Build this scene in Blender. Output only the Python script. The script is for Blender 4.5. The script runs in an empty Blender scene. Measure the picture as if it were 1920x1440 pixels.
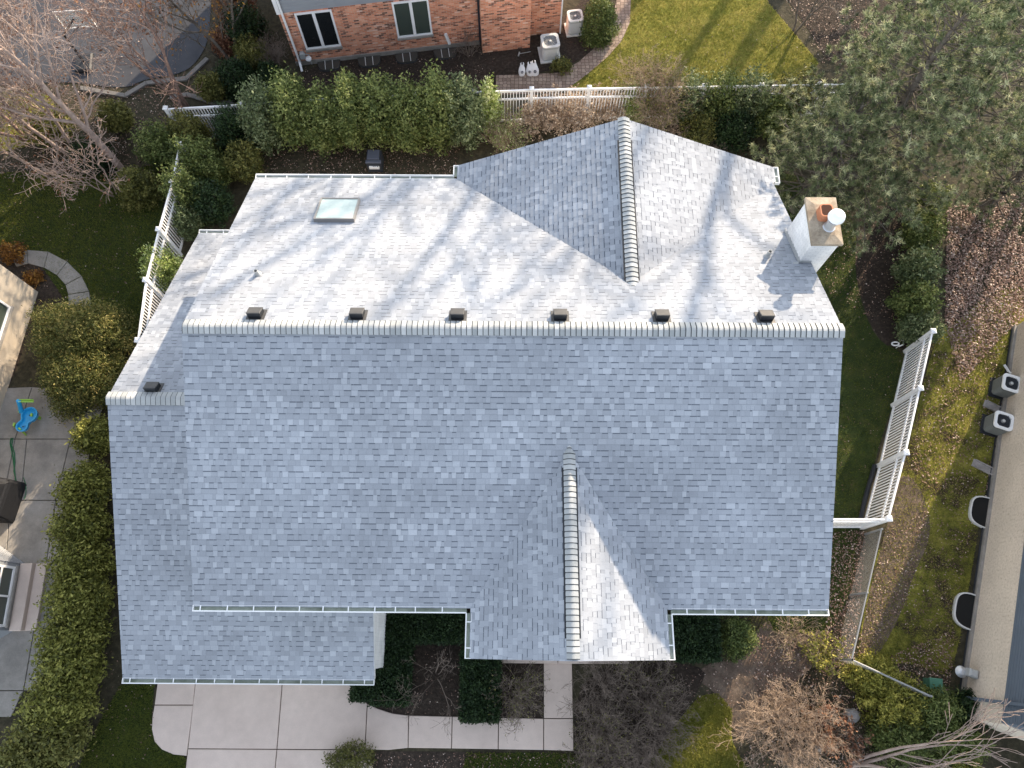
import bpy, math, random
import numpy as np
from mathutils import Vector

# ------------------------------------------------------------------ camera, world, sun
SC = bpy.context.scene
COL = SC.collection
H, TH, FPX = 24.8, 0.339337668, 1368.89
cam = bpy.data.objects.new("Camera", bpy.data.cameras.new("Camera"))
COL.objects.link(cam)
cam.location = (0, 0, H)
cam.rotation_euler = (TH, 0, 0)
cam.data.sensor_width = 36
cam.data.lens = 36 * FPX / 1920
cam.data.clip_start = 0.5
cam.data.clip_end = 800
SC.camera = cam

SUN_AZ, SUN_EL = math.radians(33.0), math.radians(18.3)   # azimuth from +Y towards +X
w = bpy.data.worlds.new("World")
SC.world = w
w.use_nodes = True
nt = w.node_tree
sky = nt.nodes.new("ShaderNodeTexSky")
sky.sky_type = 'NISHITA'
sky.sun_disc = False
sky.sun_elevation = SUN_EL
sky.sun_rotation = SUN_AZ
sky.air_density = 1.0
sky.dust_density = 0.6
sky.ozone_density = 1.2
hsv = nt.nodes.new("ShaderNodeHueSaturation")      # thin high haze: a paler blue than a clear alpine sky
hsv.inputs["Saturation"].default_value = 0.45
nt.links.new(sky.outputs[0], hsv.inputs["Color"])
nt.links.new(hsv.outputs[0], nt.nodes["Background"].inputs[0])
nt.nodes["Background"].inputs[1].default_value = 0.15
sl = bpy.data.lights.new("sun", 'SUN')
sl.energy = 3.4
sl.angle = math.radians(0.6)
sl.color = (1.0, 0.81, 0.585)
sun = bpy.data.objects.new("sun", sl)
COL.objects.link(sun)
SD = Vector((math.cos(SUN_EL) * math.sin(SUN_AZ), math.cos(SUN_EL) * math.cos(SUN_AZ), math.sin(SUN_EL)))
sun.rotation_euler = SD.to_track_quat('Z', 'Y').to_euler()
sun.location = (30, 40, 40)
SC.view_settings.view_transform = 'Standard'
SC.view_settings.look = 'None'
SC.view_settings.exposure = 1.85
SC.view_settings.gamma = 1.0
SC.cycles.max_bounces = 6
SC.cycles.diffuse_bounces = 3
SC.cycles.transparent_max_bounces = 6

# ------------------------------------------------------------------ geometry helpers
def ray(px, py):
    a = (px - 960) / FPX
    b = -(py - 720) / FPX
    return np.array([a, math.sin(TH) + b * math.cos(TH), -math.cos(TH) + b * math.sin(TH)])

def at(px, py, z=0.0):
    d = ray(px, py)
    k = (z - H) / d[2]
    return (d[0] * k, d[1] * k)

YAW = -0.00670768
def to_local(p):
    c, s = math.cos(YAW), math.sin(YAW)
    return np.array([c * p[0] + s * p[1], -s * p[0] + c * p[1], p[2]])

def hit_local(px, py, n, d):          # pixel ray meets the plane n.p = d of the house's own frame
    D = to_local(ray(px, py)); O = np.array([0, 0, H])
    k = (d - n @ O) / (n @ D)
    return O + D * k

def at_local(px, py, z):
    x, y = at(px, py, z)
    return to_local((x, y, z))

def tag(o, label=None, cat=None, group=None, kind=None):
    if label: o["label"] = label
    if cat: o["category"] = cat
    if group: o["group"] = group
    if kind: o["kind"] = kind
    return o

def empty(name, loc=(0, 0, 0), rz=0.0, label=None, cat=None, group=None):
    o = bpy.data.objects.new(name, None)
    COL.objects.link(o)
    o.location = loc
    o.rotation_euler = (0, 0, rz)
    o.empty_display_size = 0.2
    return tag(o, label, cat, group)

def link(name, me, mats, parent=None):
    for m in (mats if isinstance(mats, (list, tuple)) else [mats]):
        me.materials.append(m)
    o = bpy.data.objects.new(name, me)
    COL.objects.link(o)
    if parent: o.parent = parent
    return o

def npmesh(name, V, F, mats, parent=None, tone=None, smooth=False):
    V = np.asarray(V, np.float32).reshape(-1, 3)
    F = np.asarray(F, np.int32)
    me = bpy.data.meshes.new(name)
    me.vertices.add(len(V)); me.vertices.foreach_set("co", V.ravel())
    k = F.shape[1]
    me.loops.add(F.size); me.loops.foreach_set("vertex_index", F.ravel())
    me.polygons.add(len(F)); me.polygons.foreach_set("loop_start", np.arange(0, F.size, k, dtype=np.int32))
    if smooth: me.polygons.foreach_set("use_smooth", np.ones(len(F), bool))
    me.update(calc_edges=True)
    if tone is not None:
        a = me.attributes.new("tone", 'FLOAT', 'FACE')
        a.data.foreach_set("value", np.asarray(tone, np.float32))
    return link(name, me, mats, parent)

class MB:
    """collects faces; build() links them as one mesh object"""
    def __init__(s):
        s.v = []; s.f = []; s.m = []; s.uv = []; s.t = []
    def face(s, pts, mi=0, uv=None, tone=0.5):
        i = len(s.v)
        s.v += [tuple(p) for p in pts]
        s.f.append(tuple(range(i, i + len(pts))))
        s.m.append(mi); s.uv.append(uv); s.t.append(tone)
    def hexa(s, b, t, mi=0):
        s.face(b[::-1], mi); s.face(t, mi)
        n = len(b)
        for i in range(n):
            j = (i + 1) % n
            s.face((b[i], b[j], t[j], t[i]), mi)
    def box(s, x0, x1, y0, y1, z0, z1, mi=0, ch=0.0):
        if ch <= 0:
            s.hexa([(x0, y0, z0), (x1, y0, z0), (x1, y1, z0), (x0, y1, z0)],
                   [(x0, y0, z1), (x1, y0, z1), (x1, y1, z1), (x0, y1, z1)], mi)
        else:
            a = [(x0, y0), (x1, y0), (x1, y1), (x0, y1)]
            b = [(x0 + ch, y0 + ch), (x1 - ch, y0 + ch), (x1 - ch, y1 - ch), (x0 + ch, y1 - ch)]
            s.loft([[(p[0], p[1], z0) for p in a], [(p[0], p[1], z1 - ch) for p in a], [(p[0], p[1], z1) for p in b]], mi)
    def loft(s, rings, mi=0, cap=True):
        n = len(rings[0])
        for r0, r1 in zip(rings, rings[1:]):
            for i in range(n):
                j = (i + 1) % n
                s.face((r0[i], r0[j], r1[j], r1[i]), mi)
        if cap:
            s.face(rings[0][::-1], mi); s.face(rings[-1], mi)
    def prism(s, poly, z0, z1, mi=0):
        s.loft([[(p[0], p[1], z0) for p in poly], [(p[0], p[1], z1) for p in poly]], mi)
    def bar(s, p, q, wx, wz, mi=0, up=(0, 0, 1)):
        p = Vector(p); q = Vector(q); d = (q - p).normalized()
        u = Vector(up)
        sx = d.cross(u)
        if sx.length < 1e-4: sx = d.cross(Vector((1, 0, 0)))
        sx.normalize(); sz = sx.cross(d).normalized()
        o = [sx * (a * wx / 2) + sz * (b * wz / 2) for a, b in ((-1, -1), (1, -1), (1, 1), (-1, 1))]
        s.loft([[p + k for k in o], [q + k for k in o]], mi)
    def tube(s, pts, r, n=8, mi=0, cap=True):
        pts = [Vector(p) for p in pts]
        rings = []
        ref = Vector((0.31, 0.17, 0.93))
        for i, p in enumerate(pts):
            d = (pts[min(i + 1, len(pts) - 1)] - pts[max(i - 1, 0)]).normalized()
            x = d.cross(ref)
            if x.length < 1e-3: x = d.cross(Vector((1, 0, 0)))
            x.normalize(); y = d.cross(x)
            rr = r[i] if isinstance(r, (list, tuple)) else r
            rings.append([p + (x * math.cos(2 * math.pi * k / n) + y * math.sin(2 * math.pi * k / n)) * rr for k in range(n)])
        s.loft(rings, mi, cap)
    def lathe(s, prof, c=(0, 0, 0), n=20, mi=0):
        s.loft([[(c[0] + r * math.cos(2 * math.pi * k / n), c[1] + r * math.sin(2 * math.pi * k / n), c[2] + z) for k in range(n)] for r, z in prof], mi)
    def build(s, name, mats, parent=None, smooth=False, label=None):
        me = bpy.data.meshes.new(name)
        me.from_pydata(s.v, [], s.f)
        me.polygons.foreach_set("material_index", s.m)
        if smooth: me.polygons.foreach_set("use_smooth", [True] * len(s.f))
        if any(u is not None for u in s.uv):
            L = me.uv_layers.new(name="UVMap")
            k = 0
            for f, u in zip(s.f, s.uv):
                for i in range(len(f)):
                    L.data[k].uv = u[i] if u is not None else (0, 0)
                    k += 1
        a = me.attributes.new("tone", 'FLOAT', 'FACE')
        a.data.foreach_set("value", s.t)
        me.update()
        o = link(name, me, mats, parent)
        if label: o["label"] = label
        return o

def rrect(w, d, r, n=4, c=(0, 0)):
    pts = []
    for qx, qy, a0 in ((1, 1, 0), (-1, 1, 90), (-1, -1, 180), (1, -1, 270)):
        for i in range(n + 1):
            a = math.radians(a0 + 90 * i / n)
            pts.append((c[0] + qx * (w / 2 - r) + r * math.cos(a), c[1] + qy * (d / 2 - r) + r * math.sin(a)))
    return pts

# ------------------------------------------------------------------ materials
def M(name, stops, rough=0.85, attr=False, nscale=0.0, namt=0.0, n2=None, bump=None, trans=0.0, spec=0.3, ramp_noise=None, metal=0.0, stretch=None):
    """stops: [(pos, (r,g,b))] along the tone attribute / a noise / constant (one stop)"""
    m = bpy.data.materials.new(name)
    m.use_nodes = True
    t = m.node_tree; N = t.nodes; L = t.links
    b = N["Principled BSDF"]
    b.inputs["Roughness"].default_value = rough
    b.inputs["Specular IOR Level"].default_value = spec
    b.inputs["Metallic"].default_value = metal
    tc = N.new("ShaderNodeTexCoord")
    src = tc.outputs["Object"]
    if stretch:
        mp = N.new("ShaderNodeMapping"); mp.inputs["Scale"].default_value = stretch
        L.new(src, mp.inputs[0]); src = mp.outputs[0]
    def noise(sc, det=4, rg=0.6):
        n = N.new("ShaderNodeTexNoise"); n.inputs["Scale"].default_value = sc
        n.inputs["Detail"].default_value = det; n.inputs["Roughness"].default_value = rg
        L.new(src, n.inputs["Vector"]); return n.outputs["Fac"]
    if len(stops) == 1:
        rgb = N.new("ShaderNodeRGB"); rgb.outputs[0].default_value = (*stops[0][1], 1); col = rgb.outputs[0]
    else:
        cr = N.new("ShaderNodeValToRGB")
        e = cr.color_ramp.elements
        while len(e) < len(stops): e.new(0.5)
        for k, (p, c) in enumerate(sorted(stops)):
            e[k].position = p; e[k].color = (*c, 1)
        if attr:
            a = N.new("ShaderNodeAttribute"); a.attribute_name = "tone"; f = a.outputs["Fac"]
        else:
            f = noise(ramp_noise or 1.0, 6, 0.65)
        L.new(f, cr.inputs[0]); col = cr.outputs[0]
    def mul(col, sc, amt, det=4):
        mr = N.new("ShaderNodeMapRange")
        mr.inputs[1].default_value = 0.3; mr.inputs[2].default_value = 0.7
        mr.inputs[3].default_value = 1 - amt; mr.inputs[4].default_value = 1 + amt
        L.new(noise(sc, det), mr.inputs[0])
        mx = N.new("ShaderNodeVectorMath"); mx.operation = 'SCALE'
        L.new(col, mx.inputs[0]); L.new(mr.outputs[0], mx.inputs["Scale"])
        return mx.outputs[0]
    if namt: col = mul(col, nscale, namt)
    if n2: col = mul(col, n2[0], n2[1], 6)
    L.new(col, b.inputs["Base Color"])
    if bump:
        bp = N.new("ShaderNodeBump"); bp.inputs["Strength"].default_value = bump[1]
        bp.inputs["Distance"].default_value = bump[2] if len(bump) > 2 else 0.02
        L.new(noise(bump[0], 5, 0.7), bp.inputs["Height"]); L.new(bp.outputs[0], b.inputs["Normal"])
    if trans:
        tr = N.new("ShaderNodeBsdfTranslucent"); L.new(col, tr.inputs[0])
        ms = N.new("ShaderNodeMixShader"); ms.inputs[0].default_value = trans
        L.new(b.outputs[0], ms.inputs[1]); L.new(tr.outputs[0], ms.inputs[2])
        L.new(ms.outputs[0], N["Material Output"].inputs[0])
    return m

def brick_mat(name, bw, bh, cols, mortar, msize=0.012, offset=0.5, bump=0.4, rough=0.9):
    """running bond on UVs in metres, every brick its own colour"""
    m = bpy.data.materials.new(name); m.use_nodes = True
    t = m.node_tree; N = t.nodes; L = t.links; b = N["Principled BSDF"]
    b.inputs["Roughness"].default_value = rough; b.inputs["Specular IOR Level"].default_value = 0.2
    uv = N.new("ShaderNodeUVMap"); sp = N.new("ShaderNodeSeparateXYZ"); L.new(uv.outputs[0], sp.inputs[0])
    def mth(op, a, c=None):
        n = N.new("ShaderNodeMath"); n.operation = op
        for i, q in enumerate((a, c)):
            if q is None: continue
            if isinstance(q, (int, float)): n.inputs[i].default_value = q
            else: L.new(q, n.inputs[i])
        return n.outputs[0]
    v = mth('DIVIDE', sp.outputs[1], bh); row = mth('FLOOR', v)
    sh = mth('MULTIPLY', mth('MODULO', row, 2.0), offset)
    u = mth('ADD', mth('DIVIDE', sp.outputs[0], bw), sh); colm = mth('FLOOR', u)
    fu = mth('SUBTRACT', u, colm); fv = mth('SUBTRACT', v, row)
    mu = mth('LESS_THAN', fu, msize / bw); mv = mth('LESS_THAN', fv, msize / bh)
    mor = mth('MAXIMUM', mu, mv)
    cb = N.new("ShaderNodeCombineXYZ"); L.new(colm, cb.inputs[0]); L.new(row, cb.inputs[1])
    wn = N.new("ShaderNodeTexWhiteNoise"); wn.noise_dimensions = '2D'; L.new(cb.outputs[0], wn.inputs["Vector"])
    cr = N.new("ShaderNodeValToRGB"); e = cr.color_ramp.elements
    while len(e) < len(cols): e.new(0.5)
    for k, (p, c) in enumerate(sorted(cols)):
        e[k].position = p; e[k].color = (*c, 1)
    L.new(wn.outputs["Value"], cr.inputs[0])
    tc = N.new("ShaderNodeTexCoord")
    ns = N.new("ShaderNodeTexNoise"); ns.inputs["Scale"].default_value = 1.3; ns.inputs["Detail"].default_value = 6
    L.new(tc.outputs["Object"], ns.inputs["Vector"])
    mr = N.new("ShaderNodeMapRange"); mr.inputs[1].default_value = 0.3; mr.inputs[2].default_value = 0.7
    mr.inputs[3].default_value = 0.82; mr.inputs[4].default_value = 1.15; L.new(ns.outputs["Fac"], mr.inputs[0])
    mx = N.new("ShaderNodeMix"); mx.data_type = 'RGBA'
    L.new(mor, mx.inputs[0]); L.new(cr.outputs[0], mx.inputs[6]); mx.inputs[7].default_value = (*mortar, 1)
    sc = N.new("ShaderNodeVectorMath"); sc.operation = 'SCALE'
    L.new(mx.outputs[2], sc.inputs[0]); L.new(mr.outputs[0], sc.inputs["Scale"])
    L.new(sc.outputs[0], b.inputs["Base Color"])
    bp = N.new("ShaderNodeBump"); bp.inputs["Strength"].default_value = bump; bp.inputs["Distance"].default_value = 0.01
    L.new(mth('SUBTRACT', 1.0, mor), bp.inputs["Height"]); L.new(bp.outputs[0], b.inputs["Normal"])
    return m

def glass_mat(name, c, rough=0.05):
    m = M(name, [(0, c)], rough=rough, spec=0.6)
    return m

MT = {}
MT['shingle'] = M('shingle', [(0.0, (.108, .122, .148)), (0.1, (.226, .243, .272)), (0.5, (.284, .305, .341)), (1.0, (.385, .408, .447))], attr=True,
                  rough=0.95, nscale=0.38, namt=0.13, n2=(60, 0.10), spec=0.15)
MT['cap'] = M('ridge_shingle', [(0, (.27, .285, .29)), (1, (.42, .43, .43))], attr=True, rough=0.95, nscale=50, namt=.08, spec=.15)
MT['capjoint'] = M('ridge_joint', [(0, (.05, .054, .056))], rough=1)
MT['white'] = M('white_trim', [(0, (.76, .77, .77))], rough=0.5, nscale=2, namt=.05)
MT['vinyl'] = M('white_vinyl', [(0, (.80, .80, .81))], rough=0.4, nscale=3, namt=.04)
MT['whitebrick'] = brick_mat('white_painted_brick', .21, .075, [(0, (.70, .70, .70)), (1, (.80, .79, .78))], (.58, .58, .58), bump=.6)
MT['gutter_in'] = M('gutter_floor', [(0.3, (.16, .19, .14)), (0.7, (.42, .46, .40))], ramp_noise=1.5, rough=.7)
MT['brick'] = brick_mat('red_brick', .215, .073, [(0, (.12, .055, .04)), (.14, (.24, .09, .06)), (.3, (.54, .20, .115)), (.75, (.66, .28, .165)), (.93, (.68, .35, .24)), (1, (.72, .48, .38))], (.52, .41, .33))
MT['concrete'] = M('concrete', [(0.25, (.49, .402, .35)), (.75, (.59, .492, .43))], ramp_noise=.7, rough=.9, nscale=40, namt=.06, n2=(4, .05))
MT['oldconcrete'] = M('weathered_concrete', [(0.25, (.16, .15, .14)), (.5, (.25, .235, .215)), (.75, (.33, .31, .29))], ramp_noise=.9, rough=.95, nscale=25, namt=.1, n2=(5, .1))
MT['joint'] = M('joint_dirt', [(0, (.03, .027, .024))], rough=1)
MT['asphalt'] = M('asphalt', [(0.3, (.040, .043, .052)), (.7, (.068, .072, .084))], ramp_noise=.8, rough=.95, nscale=60, namt=.15)
MT['black'] = M('black_plastic', [(0, (.02, .022, .026))], rough=.6, nscale=4, namt=.2)
MT['darkmetal'] = M('dark_metal', [(0, (.035, .04, .05))], rough=.5)
MT['brownmetal'] = M('vent_lid', [(0, (.060, .060, .062))], rough=.55, nscale=6, namt=.12)
MT['grey'] = M('grey_metal', [(0, (.36, .37, .37))], rough=.5, nscale=4, namt=.08)
MT['lightgrey'] = M('light_metal', [(0, (.55, .55, .54))], rough=.45, nscale=5, namt=.06)
MT['glassdark'] = glass_mat('dark_glass', (.012, .014, .016))
MT['glassgreen'] = glass_mat('green_glass', (.055, .07, .06), .12)
MT['skyglass'] = M('skylight_glass', [(.35, (.20, .27, .28)), (.65, (.36, .43, .42))], ramp_noise=1.1, rough=.06, spec=.5)
MT['skyframe'] = M('skylight_frame', [(0, (.20, .195, .19))], rough=.5)
MT['kerb'] = M('kerb_concrete', [(.3, (.13, .125, .12)), (.7, (.2, .19, .18))], ramp_noise=2, rough=.95, nscale=25, namt=.1)
MT['terracotta'] = M('terracotta', [(0, (.42, .17, .09))], rough=.8, nscale=6, namt=.15)
MT['mortar'] = M('mortar_crown', [(0.3, (.17, .125, .09)), (.5, (.28, .23, .17)), (.75, (.40, .34, .27))], ramp_noise=3, rough=.95, nscale=30, namt=.15, bump=(20, .5, .01))
MT['flue_inside'] = M('flue_inside', [(0, (.05, .02, .012))], rough=1)
MT['galv'] = M('galvanised_steel', [(0, (.55, .57, .60))], rough=.35, metal=.6)
MT['whitemetal'] = M('white_enamel', [(0, (.78, .79, .80))], rough=.35)
MT['acbody'] = M('green_grey_enamel', [(0, (.15, .16, .155))], rough=.5)
MT['pit_shade'] = M('well_shade', [(0, (.012, .012, .012))], rough=1)
MT['mulch'] = M('mulch', [(.25, (.016, .012, .010)), (.5, (.035, .026, .020)), (.75, (.075, .055, .042))], ramp_noise=9, rough=1, nscale=.8, namt=.25, bump=(14, .8, .05))
MT['ground'] = M('ground_soil', [(.25, (.020, .018, .012)), (.5, (.045, .040, .024)), (.75, (.085, .070, .045))], ramp_noise=5, rough=1, nscale=.5, namt=.3, bump=(10, .7, .05))
MT['dirt'] = M('dirt_path', [(.25, (.07, .05, .037)), (.55, (.13, .098, .075)), (.8, (.20, .155, .12))], ramp_noise=3, rough=1, nscale=18, namt=.2, bump=(14, .6, .04))
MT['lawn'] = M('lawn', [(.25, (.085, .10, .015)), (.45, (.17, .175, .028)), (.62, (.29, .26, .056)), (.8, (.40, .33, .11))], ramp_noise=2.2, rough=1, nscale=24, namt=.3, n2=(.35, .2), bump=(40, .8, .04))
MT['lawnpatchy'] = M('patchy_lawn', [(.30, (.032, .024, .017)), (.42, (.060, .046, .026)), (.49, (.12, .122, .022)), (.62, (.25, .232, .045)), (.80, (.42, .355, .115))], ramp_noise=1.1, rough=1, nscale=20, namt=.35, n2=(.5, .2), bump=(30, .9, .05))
MT['lawnshade'] = M('shaded_lawn', [(.25, (.016, .028, .006)), (.5, (.030, .045, .010)), (.75, (.065, .066, .018))], ramp_noise=2.0, rough=1, nscale=24, namt=.3, n2=(.4, .25), bump=(40, .8, .04))  # copy of the lawn with the shade darkened into its colour
MT['grassblade'] = M('grass_blade', [(0, (.06, .09, .014)), (.5, (.21, .215, .036)), (1, (.48, .40, .15))], attr=True, rough=.9, trans=.3)
MT['beige'] = M('beige_brick', [(.3, (.36, .30, .23)), (.45, (.55, .47, .385)), (.7, (.66, .58, .49))], ramp_noise=14, rough=.95, nscale=.9, namt=.08)
MT['stucco'] = M('tan_stucco', [(.3, (.42, .36, .29)), (.7, (.52, .46, .38))], ramp_noise=1.2, rough=.95, nscale=30, namt=.06)
MT['siding'] = M('grey_siding', [(0, (.27, .285, .31))], rough=.7, nscale=2, namt=.05)
MT['sidingdark'] = M('slate_siding', [(0, (.105, .13, .165))], rough=.7, nscale=2, namt=.06)
MT['roofgrey'] = M('roof_grey', [(.3, (.12, .12, .125)), (.7, (.2, .2, .2))], ramp_noise=8, rough=.95)
MT['bark'] = M('bark', [(.3, (.085, .07, .058)), (.7, (.19, .165, .14))], ramp_noise=6, rough=1)
MT['barkpale'] = M('pale_bark', [(.3, (.23, .175, .15)), (.7, (.44, .345, .30))], ramp_noise=4, rough=1)
MT['barkred'] = M('reddish_bark', [(.3, (.15, .10, .085)), (.7, (.30, .20, .165))], ramp_noise=4, rough=1)
MT['twigbrown'] = M('brown_twigs', [(.3, (.12, .095, .08)), (.7, (.25, .20, .165))], ramp_noise=3, rough=1)
MT['twigtan'] = M('tan_twigs', [(.3, (.24, .175, .125)), (.7, (.42, .32, .24))], ramp_noise=3, rough=1)
def leafmat(name, a, b, c, tr=.2):
    return M(name, [(0, a), (.55, b), (1, c)], attr=True, rough=.6, trans=tr, spec=.25)
MT['leafgreen'] = leafmat('leaf_green', (.040, .060, .018), (.120, .155, .042), (.26, .29, .10))
MT['leafblue'] = leafmat('leaf_blue_green', (.042, .062, .028), (.115, .150, .062), (.26, .30, .16))
MT['leafvar'] = leafmat('leaf_variegated', (.10, .14, .03), (.27, .34, .09), (.58, .60, .34))
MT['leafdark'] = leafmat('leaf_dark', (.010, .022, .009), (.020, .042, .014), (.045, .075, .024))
MT['leafyew'] = leafmat('yew_needles', (.035, .05, .012), (.14, .145, .038), (.34, .28, .10))
MT['leafolive'] = leafmat('leaf_olive', (.05, .055, .016), (.135, .14, .036), (.26, .24, .075))
MT['leafyellow'] = leafmat('leaf_yellow_green', (.09, .095, .02), (.24, .24, .045), (.44, .39, .09))
MT['leafrust'] = leafmat('leaf_rust', (.10, .045, .028), (.21, .10, .06), (.36, .20, .12), .3)
MT['leaforange'] = leafmat('leaf_orange', (.14, .06, .02), (.27, .13, .03), (.50, .28, .06), .3)
MT['leafhedge'] = leafmat('hedge_leaves', (.050, .058, .014), (.165, .175, .036), (.33, .32, .085))
MT['leafbeige'] = leafmat('dry_flower_heads', (.28, .20, .145), (.48, .37, .27), (.68, .56, .44))
MT['needle'] = leafmat('pine_needles', (.045, .060, .030), (.165, .20, .09), (.58, .57, .34), .15)
MT['litter'] = leafmat('leaf_litter', (.085, .045, .034), (.27, .17, .13), (.66, .55, .48), .1)
MT['bluetoy'] = M('blue_plastic', [(0, (.02, .30, .60))], rough=.35, spec=.5)
MT['greentoy'] = M('green_plastic', [(0, (.30, .52, .06))], rough=.4, spec=.5)
MT['hose'] = M('green_hose', [(0, (.02, .12, .05))], rough=.5)
MT['cover'] = M('black_cover', [(0, (.010, .011, .014))], rough=.65, bump=(5, .5, .03))
MT['bag'] = M('white_bag', [(0, (.74, .74, .77))], rough=.4, bump=(14, .5, .02))
MT['bagmark'] = M('bag_print', [(0, (.05, .055, .09))], rough=.5)
MT['mesh'] = M('chain_link_wire', [(0, (.28, .285, .29))], rough=.5, metal=.3)
MT['stone'] = M('grey_stone', [(.3, (.2, .19, .185)), (.7, (.36, .34, .33))], ramp_noise=4, rough=.95, bump=(8, .5, .03))
MT['greenbox'] = M('utility_green', [(0, (.07, .19, .13))], rough=.6)

def paver_mat():
    m = bpy.data.materials.new('pavers'); m.use_nodes = True
    t = m.node_tree; N = t.nodes; L = t.links; b = N["Principled BSDF"]; b.inputs["Roughness"].default_value = .95
    tc = N.new("ShaderNodeTexCoord")
    v = N.new("ShaderNodeTexVoronoi"); v.inputs["Scale"].default_value = 6.0; v.inputs["Randomness"].default_value = .35
    v2 = N.new("ShaderNodeTexVoronoi"); v2.feature = 'DISTANCE_TO_EDGE'; v2.inputs["Scale"].default_value = 6.0; v2.inputs["Randomness"].default_value = .35
    for q in (v, v2): L.new(tc.outputs["Object"], q.inputs["Vector"])
    cr = N.new("ShaderNodeValToRGB"); e = cr.color_ramp.elements
    e[0].color = (.20, .145, .115, 1); e[1].color = (.36, .28, .225, 1)
    sp = N.new("ShaderNodeSeparateColor"); L.new(v.outputs["Color"], sp.inputs[0]); L.new(sp.outputs[0], cr.inputs[0])
    lt = N.new("ShaderNodeMath"); lt.operation = 'LESS_THAN'; lt.inputs[1].default_value = .055; L.new(v2.outputs["Distance"], lt.inputs[0])
    mx = N.new("ShaderNodeMix"); mx.data_type = 'RGBA'; L.new(lt.outputs[0], mx.inputs[0]); L.new(cr.outputs[0], mx.inputs[6]); mx.inputs[7].default_value = (.07, .05, .04, 1)
    L.new(mx.outputs[2], b.inputs["Base Color"])
    return m
MT['paver'] = paver_mat()

# ------------------------------------------------------------------ setting: ground sheets
def sheet(name, poly, z, m, px=True):
    pts = [at(*p, z) for p in poly] if px else poly
    from mathutils.geometry import tessellate_polygon
    tri = tessellate_polygon([[Vector((p[0], p[1], 0)) for p in pts]])
    me = bpy.data.meshes.new(name)
    me.from_pydata([(p[0], p[1], z) for p in pts], [], [tuple(t) for t in tri])
    me.update()
    for pl in me.polygons:
        if pl.normal.z < 0: pl.flip()
    return tag(link(name, me, m), kind="structure")

def smooth_poly(pts, it=2):
    for _ in range(it):
        q = []
        for i in range(len(pts)):
            a = pts[i]; b = pts[(i + 1) % len(pts)]
            q += [(a[0] * .75 + b[0] * .25, a[1] * .75 + b[1] * .25), (a[0] * .25 + b[0] * .75, a[1] * .25 + b[1] * .75)]
        pts = q
    return pts

sheet('ground', [(-350, -350), (350, -350), (350, 350), (-350, 350)], 0, MT['ground'], px=False)
LAWNS = {
    'rear': [(1182, -120), (1183, 0), (1181, 42), (1166, 76), (1140, 106), (1100, 140), (1062, 168), (1200, 166), (1400, 160), (1520, 140), (1535, 118), (1500, 75), (1440, 5), (1415, -120)],
    'left': [(-60, 330), (60, 320), (200, 330), (320, 300), (300, 420), (276, 520), (258, 640), (180, 640), (120, 560), (60, 470), (-60, 470)],
    'side': [(1450, 320), (1540, 340), (1610, 420), (1600, 520), (1640, 640), (1700, 660), (1680, 740), (1640, 860), (1622, 960), (1607, 1000), (1604, 1060), (1580, 1160), (1540, 1190), (1400, 1180), (1400, 320)],
    'east': [(1905, 530), (1960, 600), (1900, 690), (1872, 800), (1850, 900), (1800, 1200), (1780, 1270), (1700, 1240), (1640, 1250), (1600, 1250), (1640, 1050), (1665, 980), (1700, 850), (1755, 620), (1800, 600), (1830, 570)],
    'frontwest': [(236, 1270), (292, 1270), (284, 1340), (286, 1375), (305, 1410), (350, 1420), (345, 1480), (130, 1480), (165, 1400), (200, 1330)],
    'frontmid': [(875, 1411), (1078, 1411), (1090, 1450), (1085, 1480), (870, 1480), (868, 1440)],
    'fronteast': [(1310, 1305), (1345, 1300), (1372, 1330), (1370, 1390), (1400, 1440), (1400, 1480), (1200, 1480), (1225, 1420), (1265, 1360)],
    'farleft': [(-60, 180), (60, 165), (110, 190), (90, 250), (40, 280), (-60, 290)],
}
for k, p in LAWNS.items():
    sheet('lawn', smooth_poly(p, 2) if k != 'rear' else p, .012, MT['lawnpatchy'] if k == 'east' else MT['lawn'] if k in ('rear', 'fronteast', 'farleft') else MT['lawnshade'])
sheet('dirt_path', smooth_poly([(1430, 1150), (1560, 1170), (1545, 1230), (1480, 1290), (1430, 1330), (1400, 1400), (1370, 1360), (1345, 1300), (1300, 1270), (1330, 1240), (1400, 1240)]), .008, MT['dirt'])
sheet('dirt_path', smooth_poly([(1690, 885), (1722, 905), (1742, 960), (1745, 1010), (1712, 1080), (1690, 1150), (1645, 1235), (1606, 1240), (1632, 1100), (1662, 990), (1678, 930)]), .018, MT['dirt'])
sheet('mulch_bed', smooth_poly([(560, 120), (900, 75), (1060, 40), (1120, -40), (1150, 30), (1120, 90), (1050, 134), (940, 140), (930, 180), (560, 180)]), .010, MT['mulch'])
sheet('mulch_bed', smooth_poly([(1435, -60), (1520, 60), (1560, 130), (1640, 120), (1900, -60)]), .010, MT['mulch'])
sheet('mulch_bed', [(640, 1140), (960, 1140), (1020, 1230), (1020, 1350), (690, 1350), (655, 1300)], .010, MT['mulch'])
sheet('mulch_bed', smooth_poly([(1075, 1240), (1330, 1240), (1310, 1300), (1230, 1400), (1200, 1480), (1080, 1480)]), .010, MT['mulch'])
sheet('mulch_bed', smooth_poly([(1600, 380), (1760, 380), (1760, 600), (1700, 660), (1640, 640), (1600, 500)]), .010, MT['mulch'])
sheet('mulch_bed', [(640, 1408), (1080, 1411), (1080, 1440), (900, 1450), (640, 1480)], .010, MT['mulch'])
sheet('mulch_bed', smooth_poly([(30, 480), (100, 500), (135, 545), (120, 600), (60, 600), (30, 700), (-20, 800), (-20, 480)]), .010, MT['mulch'])

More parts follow.
